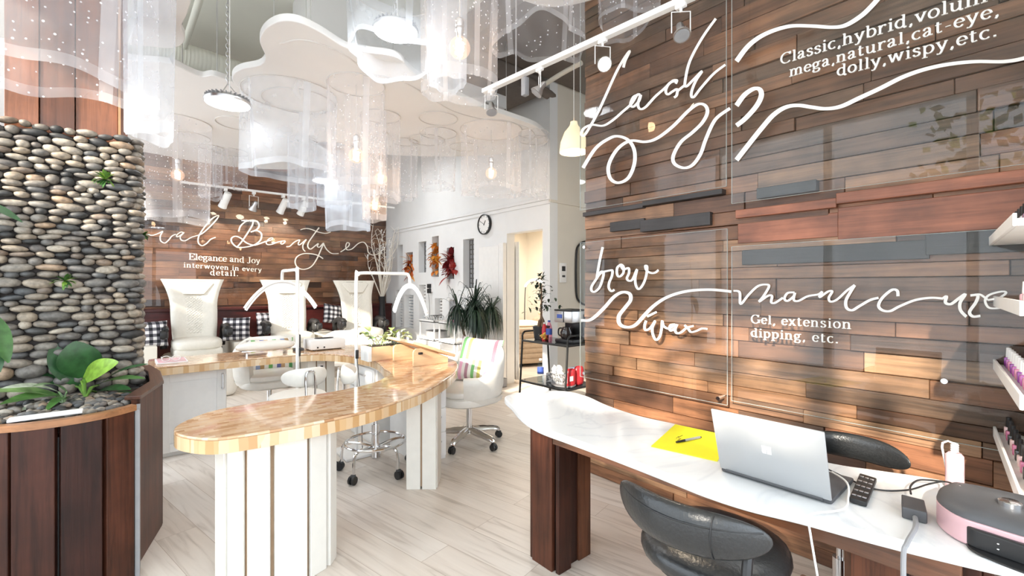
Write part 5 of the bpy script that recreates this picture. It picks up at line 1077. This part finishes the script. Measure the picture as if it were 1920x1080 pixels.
r_ = thing('framed_picture', 'small grey framed picture on the white wall beside the spiky plant', 'picture', PX(851, 577, WW)); c = PX(851, 577, WW); MB().box(WW-.02, WW-.002, c.y-.11, c.y+.11, c.z-.13, c.z+.13).build('frame', M['steel'], r_, 0, bevel=.004); MB().box(WW-.023, WW-.019, c.y-.09, c.y+.09, c.z-.11, c.z+.11).build('print', M['grey'], r_, 0)
# ---------------------------------------------------------------- spiky dracaena
dc_ = thing('dracaena', 'large spiky dracaena with drooping dark leaves before the white wall', 'plant', (3.62, 4.98, 0))
MB().lathe([(.13, 0), (.15, .03), (.17, .3), (.16, .32), (.14, .31), (.14, .28)], 24, Mx.Translation((3.62, 4.98, 0))).build('pot', wood('pot_wood', [(.4, .25, .12), (.5, .33, .18)], 'z', .5, .3), dc_)
MB().lathe([(.135, .27), (.01, .275)], 20, Mx.Translation((3.62, 4.98, 0))).build('soil', M['soil'], dc_)
tk = MB()
for k, (dx, dy, h) in enumerate(((0, 0, 1.12), (.1, -.08, .98), (-.12, .08, .95), (.05, .12, 1.05))): tk.tube(cat([(3.62+dx*.3, 4.98+dy*.3, .25), (3.62+dx*.8, 4.98+dy*.7, h*.6), (3.62+dx*1.6, 4.98+dy*1.4, h)], 5), .016, 8)
tk.build('trunk', M['bark'], dc_)
rb = random.Random(17); lm_ = MB()
for (dx, dy, h) in ((0, 0, 1.12), (.17, -.14, 1.04), (-.19, .13, 1.05), (.1, .17, 1.06), (-.1, -.15, 1.04), (.05, -.05, .96)):
    for k in range(120):
        a = rb.uniform(0, 2*PI); el = rb.betavariate(1.1, 1.6); l = rb.uniform(.3, .48); c = V((3.62+dx, 4.98+dy, h+rb.uniform(-.05, .05)))
        out = V((math.cos(a), math.sin(a), 0)); rise = (rb.uniform(.2, .5)*(1-el)**1.5 if rb.random() < .22 else .06)
        P = [c]; reach = rb.uniform(.08, .2) if rise < .1 else rb.uniform(.1, .28)
        for t in (.25, .5, .75, 1): P.append(c+out*(reach*math.sin(t*PI*.5))+V((0, 0, rise*math.sin(t*PI*.6)-(rb.uniform(.30, .46) if rise < .1 else .12)*t**1.7)))
        P = cat(P, 2); P = [V((min(p[0], WW-.03), p[1], max(p[2], .36))) for p in P]; n_ = len(P); sd = out.cross(V((0, 0, 1))); vs = []
        for i, p in enumerate(P): w = .009*(1-(i/(n_-1))**2)+.0008; vs += [p-sd*w, p+V((0, 0, -.003)), p+sd*w]
        fs = []
        for i in range(n_-1): fs += [(i*3, i*3+1, i*3+4, i*3+3), (i*3+1, i*3+2, i*3+5, i*3+4)]
        lm_.add(vs, fs, None, rb.random())
lm_.build('leaves', M['dleaf'], dc_, 60)
# ---------------------------------------------------------------- treatment room bed
bd = thing('treatment_bed', 'padded treatment bed with a brown quilted cover seen through the doorway', 'bed', (5.3, 5.6, 0))
BT = Mx.Translation((5.45, 5.95, 0)) @ rotz(R(-20))
MB().rbox((0, 0, .18), (.7, .3, .16), .03, M=BT).build('base', M['dgrey'], bd)
MB().rbox((0, 0, .5), (1.0, .36, .1), .07, 3, M=BT).build('mattress', M['pad'], bd)
qm = MB()
for k in range(7): qm.sup((-.30+.1*0-.0, -.40, .10+.085*k), (.75, .055, .05), .7, .5, 24, 8, M=BT)
for k in range(6): qm.sup((-.9+.12*k, 0, .62), (.07, .39, .045), .8, .6, 16, 8, M=BT)
qm.build('quilt', M['quilt'], bd)
MB().sup((-.05, 0, .68), (.3, .33, .07), .8, .6, 24, 10, M=BT).build('bolster', M['pad'], bd); MB().sup((.45, .1, .72), (.26, .2, .09), .8, .6, 20, 10, M=BT).build('pillow', M['quilt'], bd); MB().sup((.5, .1, .86), (.2, .17, .06), .8, .6, 20, 10, M=BT).build('pillow', M['pad'], bd)
al = thing('arc_lamp', 'small lit arc lamp over the bed in the treatment room', 'lamp', (6.0, 6.35, 0)); m_ = MB(); m_.tube(cat([(6.0, 6.6, 0.02), (6.0, 6.6, 1.0), (6.0, 6.55, 1.4), (5.95, 6.3, 1.42)], 6), .01, 8); m_.build('pole', M['dgrey'], al); MB().tube([(6.0+.28*math.cos(t), 6.3, 1.28+.2*math.sin(t)) for t in [R(20+140*k/14) for k in range(15)]], .02, 8).build('arc_housing', emis('arc_lit', (1, .97, .9), 2.5), al); MB().lathe([(.15, 0), (.15, .02)], 20, Mx.Translation((6.0, 6.6, 0.002))).build('base', M['dgrey'], al)
br = MB()
for k in range(7): z = 1.55-.07*k; br.tube(cat([(6.585, 5.4+.1*k, z-.35), (6.585, 5.8+.1*k, z-.05), (6.585, 6.3, z), (6.585, 6.75, z+.12-.05*k)], 6), .008, 6)
tag(br.build('wall_relief', M['white'], None), 'white raised branch relief on the treatment room wall', 'wall art')
cu = MB().grid(lambda u, v: (WW+.2+.02*math.sin(u*38), 4.78+u*.34, .03+1.95*v), 60, 6); tag(cu.build('door_curtain', M['white'], None, 60, solid=.004), 'white lace curtain hanging just inside the treatment room doorway', 'curtain')
# ---------------------------------------------------------------- coffee cart
X0, X1, Y0, Y1 = 3.40, 3.80, 3.10, 3.78
ct = thing('coffee_cart', 'black metal two tier cart with glass shelves holding the coffee maker', 'cart', (3.6, 3.44, 0))
for y in (Y0, Y1):
    for (x, s) in ((X0, -1), (X1, 1)): MB().tube(cat([(x+s*.05, y, .0), (x+s*.03, y, .3), (x, y, .745), (x, y, .80), (x-s*.03, y, .84), (x-s*.1, y, .845)], 4), .011, 8).build('leg', M['blackm'], ct)
    MB().tube([(X0+.1, y, .845), (X1-.1, y, .845)], .011, 8).build('handle', M['blackm'], ct)
for z in (.30, .745):
    ex = .03 if z < .5 else 0
    MB().tube([(X0-ex, Y0, z), (X1+ex, Y0, z), (X1+ex, Y1, z), (X0-ex, Y1, z)], .012, 8, closed=True).build('shelf_frame', M['blackm'], ct); MB().box(X0-ex, X1+ex, Y0, Y1, z+.004, z+.011).build('shelf', mat('smoked_glass', (.06, .065, .07), .08), ct, 0)
ZT, ZL = .757, .312
cm = thing('coffee_maker', 'steel and black double drip coffee maker on the top of the cart', 'coffee maker', (3.62, 3.24, ZT))
MB().rbox((3.62, 3.24, ZT+.02), (.13, .125, .02), .01).build('base', M['black'], cm); MB().rbox((3.70, 3.24, ZT+.16), (.055, .125, .15), .01).build('tower', M['black'], cm)
hd = MB().rbox((3.6, 3.24, ZT+.275), (.12, .125, .06), .01).build('head', M['steel'], cm); MB().box(3.476, 3.482, 3.25, 3.32, ZT+.26, ZT+.3).build('display', M['blue'], hd, 0)
MB().box(3.474, 3.482, 3.225, 3.231, ZT+.22, ZT+.33).build('trim', M['black'], hd, 0); MB().rbox((3.6, 3.24, ZT+.343), (.12, .125, .009), .005).build('lid', M['black'], cm)
cf = MB().lathe([(.05, 0), (.062, .02), (.066, .07), (.05, .11), (.045, .125), (.04, .12)], 24, Mx.Translation((3.55, 3.25, ZT+.04))).build('carafe', mat('coffee_dark_glass', (.03, .022, .02), .06, coat=.5), cm); MB().tube(cat([(3.55, 3.31, ZT+.15), (3.55, 3.36, ZT+.14), (3.55, 3.365, ZT+.08), (3.55, 3.315, ZT+.06)], 4), .008, 8).build('handle', M['black'], cf)
fp = thing('potted_ficus', 'small bonsai ficus in a dark pot on the far end of the cart', 'plant', (3.58, 3.66, ZT)); T = Mx.Translation((3.56, 3.64, ZT))
MB().lathe([(.075, .001), (.08, .01), (.095, .14), (.1, .15), (.085, .15), (.08, .13)], 24, T).build('pot', M['pot'], fp); MB().lathe([(.082, .125), (.01, .13)], 18, T).build('soil', M['soil'], fp)
tr = MB()
for k in range(3): tr.tube(cat([(.03*math.cos(k*2.1), .03*math.sin(k*2.1), .12), (.025*math.cos(k*2.1+.8), .025*math.sin(k*2.1+.8), .2), (0, 0, .27), (.0+.03*(k-1), .02*k-.02, .4+.22*(k == 1))], 5), [.02-.0009*i for i in range(16)], 8, M=T)
tr.build('trunk', M['bark'], fp); rb = random.Random(9); lm_ = MB()
for k in range(130):
    h = rb.random(); r0 = .1*(1-h)**.6+.03; c = V((3.56+rb.gauss(0, r0*.6), 3.64+rb.gauss(0, r0*.6), ZT+.3+.42*h)); d = V((rb.uniform(-1, 1), rb.uniform(-1, 1), rb.uniform(-.3, .8))).normalized(); leaf_mb(lm_, c, c+d*rb.uniform(.05, .08), .014, .2, .15, rb.random()*.9, 5)
lm_.build('leaves', M['dleaf'], fp, 60)
def bottle(name, label, loc, h, r, m_, capm, lab=None):
    b = thing(name, label, 'bottle', loc); T = Mx.Translation(V(loc)); MB().lathe([(r*.85, .001), (r, .01), (r, h*.3), (r*.93, h*.36), (r, h*.42), (r, h*.62), (r*.75, h*.78), (r*.36, h*.9), (r*.34, h*.94)], 20, T).build('body', m_, b); MB().lathe([(r*.42, h*.92), (r*.42, h), (r*.2, h)], 14, T).build('cap', capm, b)
    if lab: MB().lathe([(r*1.01, h*.34), (r*1.02, h*.36), (r*1.02, h*.6), (r*1.01, h*.62)], 20, T).build('label', lab, b)
    return b
bottle('drink_bottle', 'clear pink drink bottle with blue label on the cart before the ficus', (3.46, 3.42, ZT), .23, .034, glassy('pink_bottle', (.95, .6, .7), 1.35), M['blue'], M['blue'])
bottle('soap_bottle', 'red plastic bottle on the cart beside the ficus pot', (3.5, 3.53, ZT), .2, .03, M['red'], M['white'])
r_ = thing('candy_bowl', 'glass bowl of yellow and orange sweets on the front edge of the cart', 'bowl', (3.47, 3.51, ZT)); rb = random.Random(2); T = Mx.Translation((3.465, 3.5, ZT)); m_ = MB()
for k in range(34): a = rb.uniform(0, 6.3); q = rb.uniform(0, .04); m_.ico((3.465+math.cos(a)*q, 3.5+math.sin(a)*q, ZT+.02+rb.uniform(0, .07)), (.014, .012, .01), 1, rotz(a), rb.random())
s_ = m_.build('sweets', tinted('sweets', [(.85, .55, .05), (.9, .7, .2), (.85, .3, .05)], .3, bump=0), r_); s_['kind'] = 'stuff'; MB().lathe([(.03, .001), (.05, .01), (.062, .08), (.06, .08), (.047, .012)], 20, T).build('bowl', M['clear'], r_)
bottle('water_bottle', 'clear water bottle with blue label on the lower cart shelf', (3.47, 3.56, ZL), .25, .036, M['water'], M['white'], M['blue'])
r_ = thing('tissue_box', 'black and white patterned tissue box on the lower cart shelf', 'tissue box', (3.56, 3.38, ZL)); MB().rbox((3.56, 3.38, ZL+.05), (.065, .12, .05), .004).build('box', tinted('tissue_pattern', [(.5,.5,.5),(.5,.5,.5)], .6, noise=.95, scale=50, bump=0), r_)
MB().grid(lambda u, v: (3.56+(u-.5)*.07*(1-.5*v)+.012*math.sin(v*9), 3.38+.075*math.sin(u*7)*(1-.3*v)+.01, ZL+.098+.07*v+.02*math.sin(u*9)*v), 16, 6).build('tissue', M['paper'], r_, 60, solid=.002)
r_ = thing('tray', 'round dark grey tray on the front of the lower cart shelf', 'tray', (3.46, 3.3, ZL)); MB().lathe([(.085, .0), (.11, .004), (.115, .02), (.108, .02), (.09, .008)], 28, Mx.Translation((3.5, 3.25, ZL+.001)), sy=1.25).build('tray', M['grey'], r_)
for i, (y, x, h, lab) in enumerate(((3.13, 3.50, .19, 'red and white foil snack bag standing at the near end of the lower cart shelf'), (3.14, 3.64, .2, 'plain red foil snack bag behind the striped one on the lower cart shelf'))):
    r_ = thing('snack_bag', lab, 'bag', (x, y+.02, ZL)); MB().sup((x, y+.02, ZL+h/2+.002), (.065, .035, h/2), .5, .8, 20, 12).build('bag', M['red'], r_); 
    if i == 0: MB().box(x-.068, x-.064, y+.005, y+.035, ZL+.05, ZL+.14).box(x-.05, x+.0, y-.018, y-.014, ZL+.07, ZL+.12).build('label', M['paper'], r_, 0)
r_ = thing('paper_pack', 'blue and white wrapped pack behind the snack bags on the lower cart shelf', 'pack', (3.72, 3.3, ZL)); MB().sup((3.7, 3.26, ZL+.085), (.08, .07, .083), .4, .6, 20, 12).build('pack', tinted('blue_white_wrap', [(.5,.6,.8),(.5,.6,.8)], .4, noise=.5, scale=18, bump=0), r_)
r_ = thing('power_strip', 'small grey outlet box with cable on the floor at the foot of the dracaena', 'outlet', (3.9, 4.72, 0)); MB().rbox((3.88, 4.72, .06), (.04, .06, .058), .006).build('box', M['grey'], r_)
# ================================================================ cloud panels, tulle, lamps
def xy(pts, z): return [tuple(PZ(px, py, z)[:2]) for px, py in pts]
def cloud(label, outline, z, th=.05, rings=(), inset=None):
    r_ = thing('ceiling_cloud', label, 'ceiling panel', (sum(p[0] for p in outline)/len(outline), sum(p[1] for p in outline)/len(outline), z), group='white cloud shaped ceiling panels')
    oc = cat(outline, 8, True); MB().prism(oc, z, z+th).build('panel', M['cloud'], r_, 40, bevel=.006)
    if inset:
        g = MB(); g.tube([(p[0], p[1], z-.001) for p in cat(inset, 8)], .006, 6, flat=1); g.build('groove', M['groove'], r_, 60)
    for (x, y, rr_) in rings: MB().tube([(x+rr_*math.cos(a), y+rr_*math.sin(a), z-.004) for a in [2*PI*k/48 for k in range(48)]], .0055, 6, closed=True).build('ring', M['groove'], r_, 60)
    hg = MB()
    for i in range(0, len(oc), max(1, len(oc)//5)):
        q = V((*oc[i], 0)).lerp(V((r_.location.x, r_.location.y, 0)), .25); hg.cyl((q.x, q.y, z+th), (q.x, q.y, 4.2), .004, n=6)
    hg.build('hanger', M['steel'], r_)
    return r_
Z1 = 3.04
near = xy([(525,40),(560,42),(600,60),(650,90),(690,98),(745,108),(780,140),(830,165),(900,200),(960,220),(1010,240)], Z1)
front_out = near+[(3.72,3.72),(3.82,4.0),(3.6,4.6),(3.0,5.2),(2.3,5.55),(1.7,5.5),(1.2,5.1),(.86,4.6)]+xy([(440,158),(436,142),(452,130),(487,122),(497,106),(487,78),(497,55)], Z1)
ins = xy([(525,82),(560,74),(600,82),(650,105),(690,135),(730,145),(770,160),(810,185),(850,208),(900,222),(950,228),(990,240),(1003,255),(990,268)], Z1)
BULBS = [('far_left', 333, 328, 4.85, 3.1, .31, 2.05, 'lone bulb pendant before the lettered back wall'), ('a', 668, 292, 3.8, Z1, .23, 2.16, 'bulb pendant above the second arc lamp'), ('b', 714, 335, 4.5, Z1, .19, 2.2, 'bulb pendant with a metal socket just right of the bulb above the second arc lamp'),
         ('c', 703, 385, 5.0, Z1, .14, 2.08, 'lowest hanging bulb pendant, behind the other bulbs'), ('d', 921, 325, 4.9, Z1, .33, 2.35, 'bulb pendant before the white wall above the clock'), ('e', 862, 90, 2.66, 3.3, .23, 2.49, 'large near bulb pendant beside the spot rail')]
bp = [PT(px, py, t) for _, px, py, t, *_r in BULBS]
rings_f = [(bp[k].x, bp[k].y, BULBS[k][5]) for k in (1, 2, 3, 4)]+[(*PZ(560, 190, Z1)[:2], .30), (*PZ(822, 222, Z1)[:2], .19), (*PZ(800, 262, Z1)[:2], .2), (*PZ(1000, 262, Z1)[:2], .17), (*PZ(870, 275, Z1)[:2], .17)]
cloud('large white cloud shaped ceiling panel with ring outlines over the mosaic counter', front_out, Z1, .05, rings_f, ins)
cloud('white cloud shaped ceiling panel over the pedicure chairs', xy([(150,100),(255,114),(300,117),(328,122),(352,134),(378,144),(408,144)], 3.1)+[(.9,4.65),(1.3,5.3),(1.7,5.75),(2.2,6.4),(2.0,7.2),(1.2,7.7),(.2,7.6),(-1,7.4),(-1.4,5.5)], 3.1, .05, [(bp[0].x, bp[0].y, .31), (.95, 5.6, .22), (.55, 6.5, .25)])
cloud('white cloud shaped ceiling panel wrapping the boarded column', xy([(366,-10),(350,28),(340,52),(347,72),(338,86),(315,91),(285,88),(245,84)], Z1)+[(.04,4.0),(.03,3.36),(-.7,3.3),(-.85,2.5),(.1,2.3),(.42,2.6)], Z1, .05)
cloud('white cloud shaped ceiling panel above the spot rail', [(1.0,2.2),(1.25,1.5),(1.85,.9),(2.4,1.0),(2.5,1.7),(2.3,2.2),(1.9,2.35),(1.4,2.6)], 3.3, .05, [(bp[5].x, bp[5].y, .23)])
# ---- tulle tubes
def drape(label, x, y, r, zt, zb, seed, m='tulle', nf=5, sx=1.0, sy=1.0, flare=.06, hem=.016, op=0.0, wires=False):
    rnd = random.Random(seed); ph = [rnd.uniform(0, 6.28) for _ in range(5)]; n, k = 84, 14
    mb = MB(); vs = []
    for j in range(k+1):
        v = j/k
        for i in range(n):
            a = 2*PI*i/n; pl = abs(math.sin(nf*.5*a+ph[0]))**.6
            q = r*((1-.10*v)+v*(.13*pl-.06+.035*math.sin(9*a+ph[1]))+flare*v*math.sin(2*a+ph[2])*.6)
            z = zt+(zb+hem*math.sin(2*a+ph[3])+.4*hem*math.sin(5*a+ph[4])-zt)*v
            vs.append((x+math.cos(a)*q*sx, y+math.sin(a)*q*sy, z))
    b = [mb.bm.verts.new(p) for p in vs]
    for j in range(k):
        for i in range(n):
            a = 2*PI*(i+.5)/n; pl = abs(math.sin(nf*.5*a+ph[0])); f = mb.bm.faces.new([b[j*n+i], b[j*n+(i+1) % n], b[(j+1)*n+(i+1) % n], b[(j+1)*n+i]])
            f[mb.tl] = op+(.22 if pl < .16 else 0)+(.14 if j == k-1 else 0)
    o = mb.build('tulle_drape', M[m], None, 180); 
    h = MB().tube([(x+math.cos(a)*r*sx, y+math.sin(a)*r*sy, zt-.004) for a in [2*PI*q/36 for q in range(36)]], .004, 6, closed=True)
    if wires:
        for q in range(3): a = 2*PI*q/3; h.cyl((x+math.cos(a)*r*sx, y+math.sin(a)*r*sy, zt), (x+math.cos(a)*r*sx, y+math.sin(a)*r*sy, 4.2), .002, n=5)
    h.build('hoop', M['groove'], o, 60)
    return tag(o, label, 'tulle drape', 'sheer tulle drapes hung from the cloud panels')
for i, (nm, px, py, t, zt, r, zb, lab) in enumerate(BULBS):
    p = bp[i]
    where = ['before the lettered back wall', 'above the second arc lamp', 'with the metal socket', 'lowest of the bulb drapes', 'before the white wall above the clock', 'beside the spot rail'][i]
    drape('starred tulle drape round a glowing bulb, '+where, p.x, p.y, r, zt-.002, zb, 30+i, nf=4)
def dp_(label, px, py, t, rpx, zt, seed, m='tulle', **k):
    p = PT(px, py, t); return drape(label, p.x, p.y, rpx*t/850, zt, p.z, seed, m, **k)
dp_('starred tulle sheet falling before the boards of the column', 118, 165, 2.15, 128, 3.04, 51, nf=3, hem=.03, sx=1.1, sy=.8)
dp_('plain white tulle drape just right of the column', 282, 258, 2.45, 40, 3.04, 52, 'tulle2', nf=3, op=.0)
dp_('small starred tulle drape behind the hanging disc lamp', 432, 352, 5.9, 30, 3.1, 53, nf=4); dp_('narrow starred tulle drape beside the first back bulb', 395, 372, 5.7, 20, 3.1, 54, nf=4)
dp_('wide bluish tulle drape on the left of the large cloud panel', 545, 328, 4.0, 82, 3.04, 55, 'tulle2', nf=5)
dp_('tulle drape hanging low before the back spot rail', 566, 392, 5.2, 25, 3.04, 56, 'tulle2', nf=4); dp_('bluish tulle drape around the round disc lamp', 628, 388, 5.5, 34, 3.04, 57, 'tulle2', nf=4, op=.1); dp_('lowest white tulle drape over the script on the back wall', 652, 430, 5.9, 42, 3.04, 58, 'tulle2', nf=4, op=.16)
dp_('small tulle drape right of the bulbs before the white wall', 822, 355, 5.0, 34, 3.04, 59, nf=4); dp_('narrow tulle drape at the right tip of the large cloud panel', 1000, 368, 5.0, 28, 3.04, 60, nf=4); dp_('short tulle drape between the bulbs and the white wall', 760, 372, 5.3, 24, 3.04, 61, nf=4)
dp_('large white tulle drape around the bright disc lamp at the top', 745, 112, 3.1, 92, 3.4, 62, 'tulle2', wires=True, nf=3, hem=.03); dp_('bluish tulle drape below the near bulb', 838, 158, 3.0, 38, 3.3, 63, 'tulle2', nf=4, op=.1)
dp_('starred tulle drape behind the spot rail', 1010, 85, 2.75, 85, 3.3, 64, nf=4, hem=.04); dp_('starred tulle drape over the rail end by the plank wall', 1180, 42, 2.72, 64, 3.3, 65, nf=4, hem=.04, sx=.8)
# ---- bulbs
def bulb(label, p, zt, r=.0625):
    r_ = thing('bulb_pendant', label, 'pendant lamp', (p.x, p.y, p.z), group='globe bulb pendants')
    MB().cyl((p.x, p.y, p.z+r+.11), (p.x, p.y, zt), .0035, n=8).build('cord', M['groove'], r_)
    T = Mx.Translation(p)
    MB().lathe([(.016, r-.012), (.02, r+.01), (.02, r+.03), (.026, r+.04), (.026, r+.055), (.022, r+.06), (.026, r+.075), (.026, r+.1), (.012, r+.115)], 18, T).build('socket', M['steel'], r_)
    MB().lathe([(r*math.cos(a), r*math.sin(a)) for a in [R(-89+8*k) for k in range(21)]]+[(.02, r*.97), (.017, r+.005)], 28, T).build('globe', M['bulbglass'], r_)
    MB().tube([(p.x+.015*math.cos(k*1.3), p.y+.015*math.sin(k*1.3), p.z-.035+.0042*k) for k in range(18)], .013, 6).build('filament', M['warm'], r_)
    MB().tube([(p.x, p.y, p.z-.035), (p.x, p.y, p.z+r)], .004, 6).build('stem', M['steel'], r_)
    light('bulb_light', 'POINT', p, 2.5, (1, .6, .36), .03)
for i, b_ in enumerate(BULBS): bulb(b_[7], bp[i], b_[4])
# ---- disc lamps
def disc(label, p, r, zt, e=4):
    r_ = thing('disc_lamp', label, 'ceiling lamp', tuple(p), group='round disc lamps'); T = Mx.Translation(p)
    MB().lathe([(r, 0), (r*1.02, .008), (r*1.02, .02), (r*.9, .035), (r*.4, .05), (r*.3, .075), (.02, .08)], 40, T).build('housing', M['steel'], r_)
    f = MB()
    for k in range(28): a = 2*PI*k/28; f.box(r*.45, r*.96, -.003, .003, .02, .05, M=T @ rotz(a))
    f.build('fins', M['grey'], r_, 0)
    MB().lathe([(r*.96, -.002), (r*.5, -.004), (.002, -.004)], 40, T).build('diffuser', M['led'], r_)
    ch = MB(); z = p.z+.16; k = 0
    while z < zt: ch.tube([(p.x+(.011*math.cos(a) if k % 2 else 0), p.y+(0 if k % 2 else .011*math.cos(a)), z+.019*math.sin(a)) for a in [2*PI*q/10 for q in range(10)]], .0028, 5, closed=True); z += .03; k += 1
    for k in range(3): a = 2*PI*k/3; ch.cyl((p.x+math.cos(a)*r*.7, p.y+math.sin(a)*r*.7, p.z+.04), (p.x, p.y, p.z+.15), .003, n=5)
    ch.build('chain', M['steel'], r_); MB().cyl((p.x+.012, p.y, p.z+.08), (p.x+.012, p.y, zt), .004, n=6).build('cable', M['white'], r_)
    light('disc_light', 'AREA', p-V((0, 0, .012)), e, (.95, .98, 1), r*1.9)
disc('round white disc lamp on a chain between the cloud panels', PT(427, 195, 3.36), .15, 4.2); disc('bright round disc lamp inside the tulle at the top', PT(742, 60, 3.1), .15, 4.2); disc('round disc lamp behind the bulbs above the script', PT(610, 340, 6.0), .16, 3.1, 5)
disc('added disc lamp hidden above the large cloud panel, brightening the back of the room', V((3.0, 6.5, 3.55)), .16, 4.2, 13)  # extra lamp out of view, added to brighten the back
# ---- spot rails
def head(parent_, p, kind, d=V((0, 0, -1)), lit=False, s=1.0):
    q = p-V((0, 0, .05*s)); MB().rbox((p.x, p.y, p.z-.018*s), (.014*s, .03*s, .018*s), .004).build('adapter', M['white'], parent_)
    if kind == 'yoke':
        T = Mx.Translation(q) @ Mx.Rotation(math.atan2(d.y, d.x), 4, 'Z')
        b = MB().tube([(0, -.05*s, -.12*s), (0, -.05*s, -.005*s), (0, .05*s, -.005*s), (0, .05*s, -.12*s)], .0035*s, 6, M=T).cyl((0, 0, .02*s), (0, 0, -.005*s), .008*s, n=8, M=T).build('yoke', M['white'], parent_)
        c = V((q.x, q.y, q.z-.11*s)); g = Mx.Translation(c) @ d.to_track_quat('Z', 'Y').to_matrix().to_4x4()
        MB().lathe([(.012*s, -.06*s), (.02*s, -.05*s), (.022*s, -.01*s), (.044*s, .03*s), (.046*s, .04*s)], 20, g).tube([(.03*s*math.cos(t), 0, -.04*s+.05*s*math.sin(t)) for t in [R(20*k) for k in range(8)]], .003*s, 5, M=g).build('lamp_head', M['steel'], b)
        MB().lathe([(.04*s, .041*s), (.02*s, .043*s), (.001, .043*s)], 18, g).build('lens', M['spot'] if lit else M['grey'], b)
        if lit: light('spot_light', 'SPOT', c+d*.06, 28, (1, .82, .6), .02, rot=d.to_track_quat('-Z', 'Y').to_euler()).data.spot_size = R(70)
    else:
        g = Mx.Translation(q-V((0, 0, .07*s))) @ d.to_track_quat('Z', 'Y').to_matrix().to_4x4()
        b = MB().lathe([(.025*s, -.08*s), (.034*s, -.07*s), (.036*s, .06*s), (.04*s, .09*s), (.034*s, .09*s), (.03*s, .06*s)], 20, g).build('lamp_head', M['white'], parent_)
        MB().tube([(q.x, q.y, q.z+.03*s), (q.x+.03*s, q.y, q.z-.03*s), (q.x, q.y, q.z-.08*s)], .006*s, 6).build('arm', M['white'], parent_)
        MB().lathe([(.03*s, .07*s), (.001, .072*s)], 16, g).build('lens', M['spot'] if lit else M['white'], b)
        if lit: light('spot_light', 'SPOT', q-V((0, 0, .07*s))+d*.2, 13, (1, .86, .68), .03, rot=d.to_track_quat('-Z', 'Y').to_euler()).data.spot_size = R(95)
ZK = 2.75
ka, kb = PZ(907, 172, ZK), PZ(1420, -62, ZK)
tk_ = thing('spot_rail', 'white spot lamp rail running along the plank wall', 'track light', tuple((ka+kb)/2)); dk = (kb-ka).normalized()
T = Mx.Translation(ka) @ Mx.Rotation(math.atan2(dk.y, dk.x), 4, 'Z'); MB().box(0, (kb-ka).length, -.02, .02, -.014, .016, M=T).build('rail', M['white'], tk_, 0, bevel=.003)
for f in (.18, .8): q = ka.lerp(kb, f); MB().cyl(q, (q.x, q.y, 3.3 if f < .7 else 3.3), .005, n=6).build('hanger', M['steel'], tk_)
fx = lambda px: min(range(200), key=lambda i: abs((lambda q: 960+FOC*(q.x*CT-q.y*ST)/(q.x*ST+q.y*CT))(ka.lerp(kb, i/199))-px))/199
for px, d, lit in ((921, V((-.2, -.3, -.9)), False), (1012, V((-.4, .3, -.6)), False), (1130, V((-.35, -.6, -.5)), True), (1278, V((-.3, -.3, -.8)), False)): head(tk_, ka.lerp(kb, fx(px)), 'yoke', d.normalized(), lit, .9)
q = ka.lerp(kb, fx(985)); MB().rbox((q.x, q.y, q.z-.09), (.02, .02, .06), .006).build('transformer', M['grey'], tk_)
k2 = thing('spot_rail', 'white spot lamp rail before the back plank wall', 'track light', (2, 7.9, 2.85)); yk = 8.0
a_, b_ = PY(400, 350, yk), PY(640, 377, yk); za = (a_.z+b_.z)/2; MB().box(a_.x-.4, b_.x+1.0, yk-.02, yk+.02, za-.014, za+.016).build('rail', M['white'], k2, 0)
for x in (a_.x, b_.x+.8): MB().cyl((x, yk, za), (x, yk, 4.2), .005, n=6).build('hanger', M['steel'], k2)
for px, kind in ((423, 'can'), (476, 'yoke'), (531, 'can'), (569, 'can')): head(k2, V((PY(px, 360, yk).x, yk, za)), kind, V((-.25, .55, -.8)).normalized(), True, 1.5)
# ---- corridor pendant
p = PT(1076, 286, 4.3); pdl = thing('dome_pendant', 'cream dome pendant lamp hanging in the corridor opening', 'pendant lamp', tuple(p)); T = Mx.Translation(p)
MB().lathe([(.135, 0), (.137, .01), (.125, .1), (.09, .19), (.05, .24), (.035, .26), (.033, .29), (.03, .29), (.045, .235), (.085, .185), (.12, .1), (.13, .01)], 32, T).build('dome', M['shade'], pdl); MB().cyl(p+V((0, 0, .28)), (p.x, p.y, 4.2), .004, n=6).build('cord', M['white'], pdl)
MB().ico(p+V((0, 0, .06)), (.04, .04, .05), 2).build('bulb', M['warm'], pdl); light('dome_light', 'POINT', p+V((0, 0, -.02)), 12, (1, .8, .55), .05)
# ---- ducts and pipes below the ceiling
def pipe(label, pts, r, name='ceiling_pipe', ridged=False, m='ceil'):
    P = cat(pts, 14); 
    if ridged:
        Q = []; rr_ = []
        for i in range(len(P)-1):
            for j in range(3): Q.append(V(P[i]).lerp(V(P[i+1]), j/3)); rr_.append(r*(1.03 if j == 0 else 1.0))
        return tag(MB().tube(Q, rr_, 20).build(name, M[m], None, 40), label, 'duct')
    return tag(MB().tube(P, r, 12).build(name, M[m], None, 60), label, 'pipe')
pipe('ribbed grey green air duct under the ceiling beyond the column', [PZ(150, 62, 3.85), PZ(260, 82, 3.85), PZ(350, 108, 3.85), PZ(450, 140, 3.85), PZ(520, 168, 3.85)], .14, 'air_duct', True)
pipe('straight pale pipe slanting below the ceiling near the air duct', [PZ(390, -70, 3.9), PZ(372, 5, 3.9), PZ(345, 88, 3.9)], .03)
pipe('brown pipe under the dark corridor ceiling', [PZ(985, 150, 3.75), PZ(1040, 185, 3.75), PZ(1100, 225, 3.75)], .06, m='dark')
pipe('thin beige pipe above the corridor wall', [PZ(1000, 172, 3.6), PZ(1050, 140, 3.6), PZ(1090, 118, 3.6)], .025, m='beige')
struct(MB().box(1.3, 3.6, 4.3, 4.9, 3.55, 4.2).build('trim_19', M['cloud'], smooth=0))
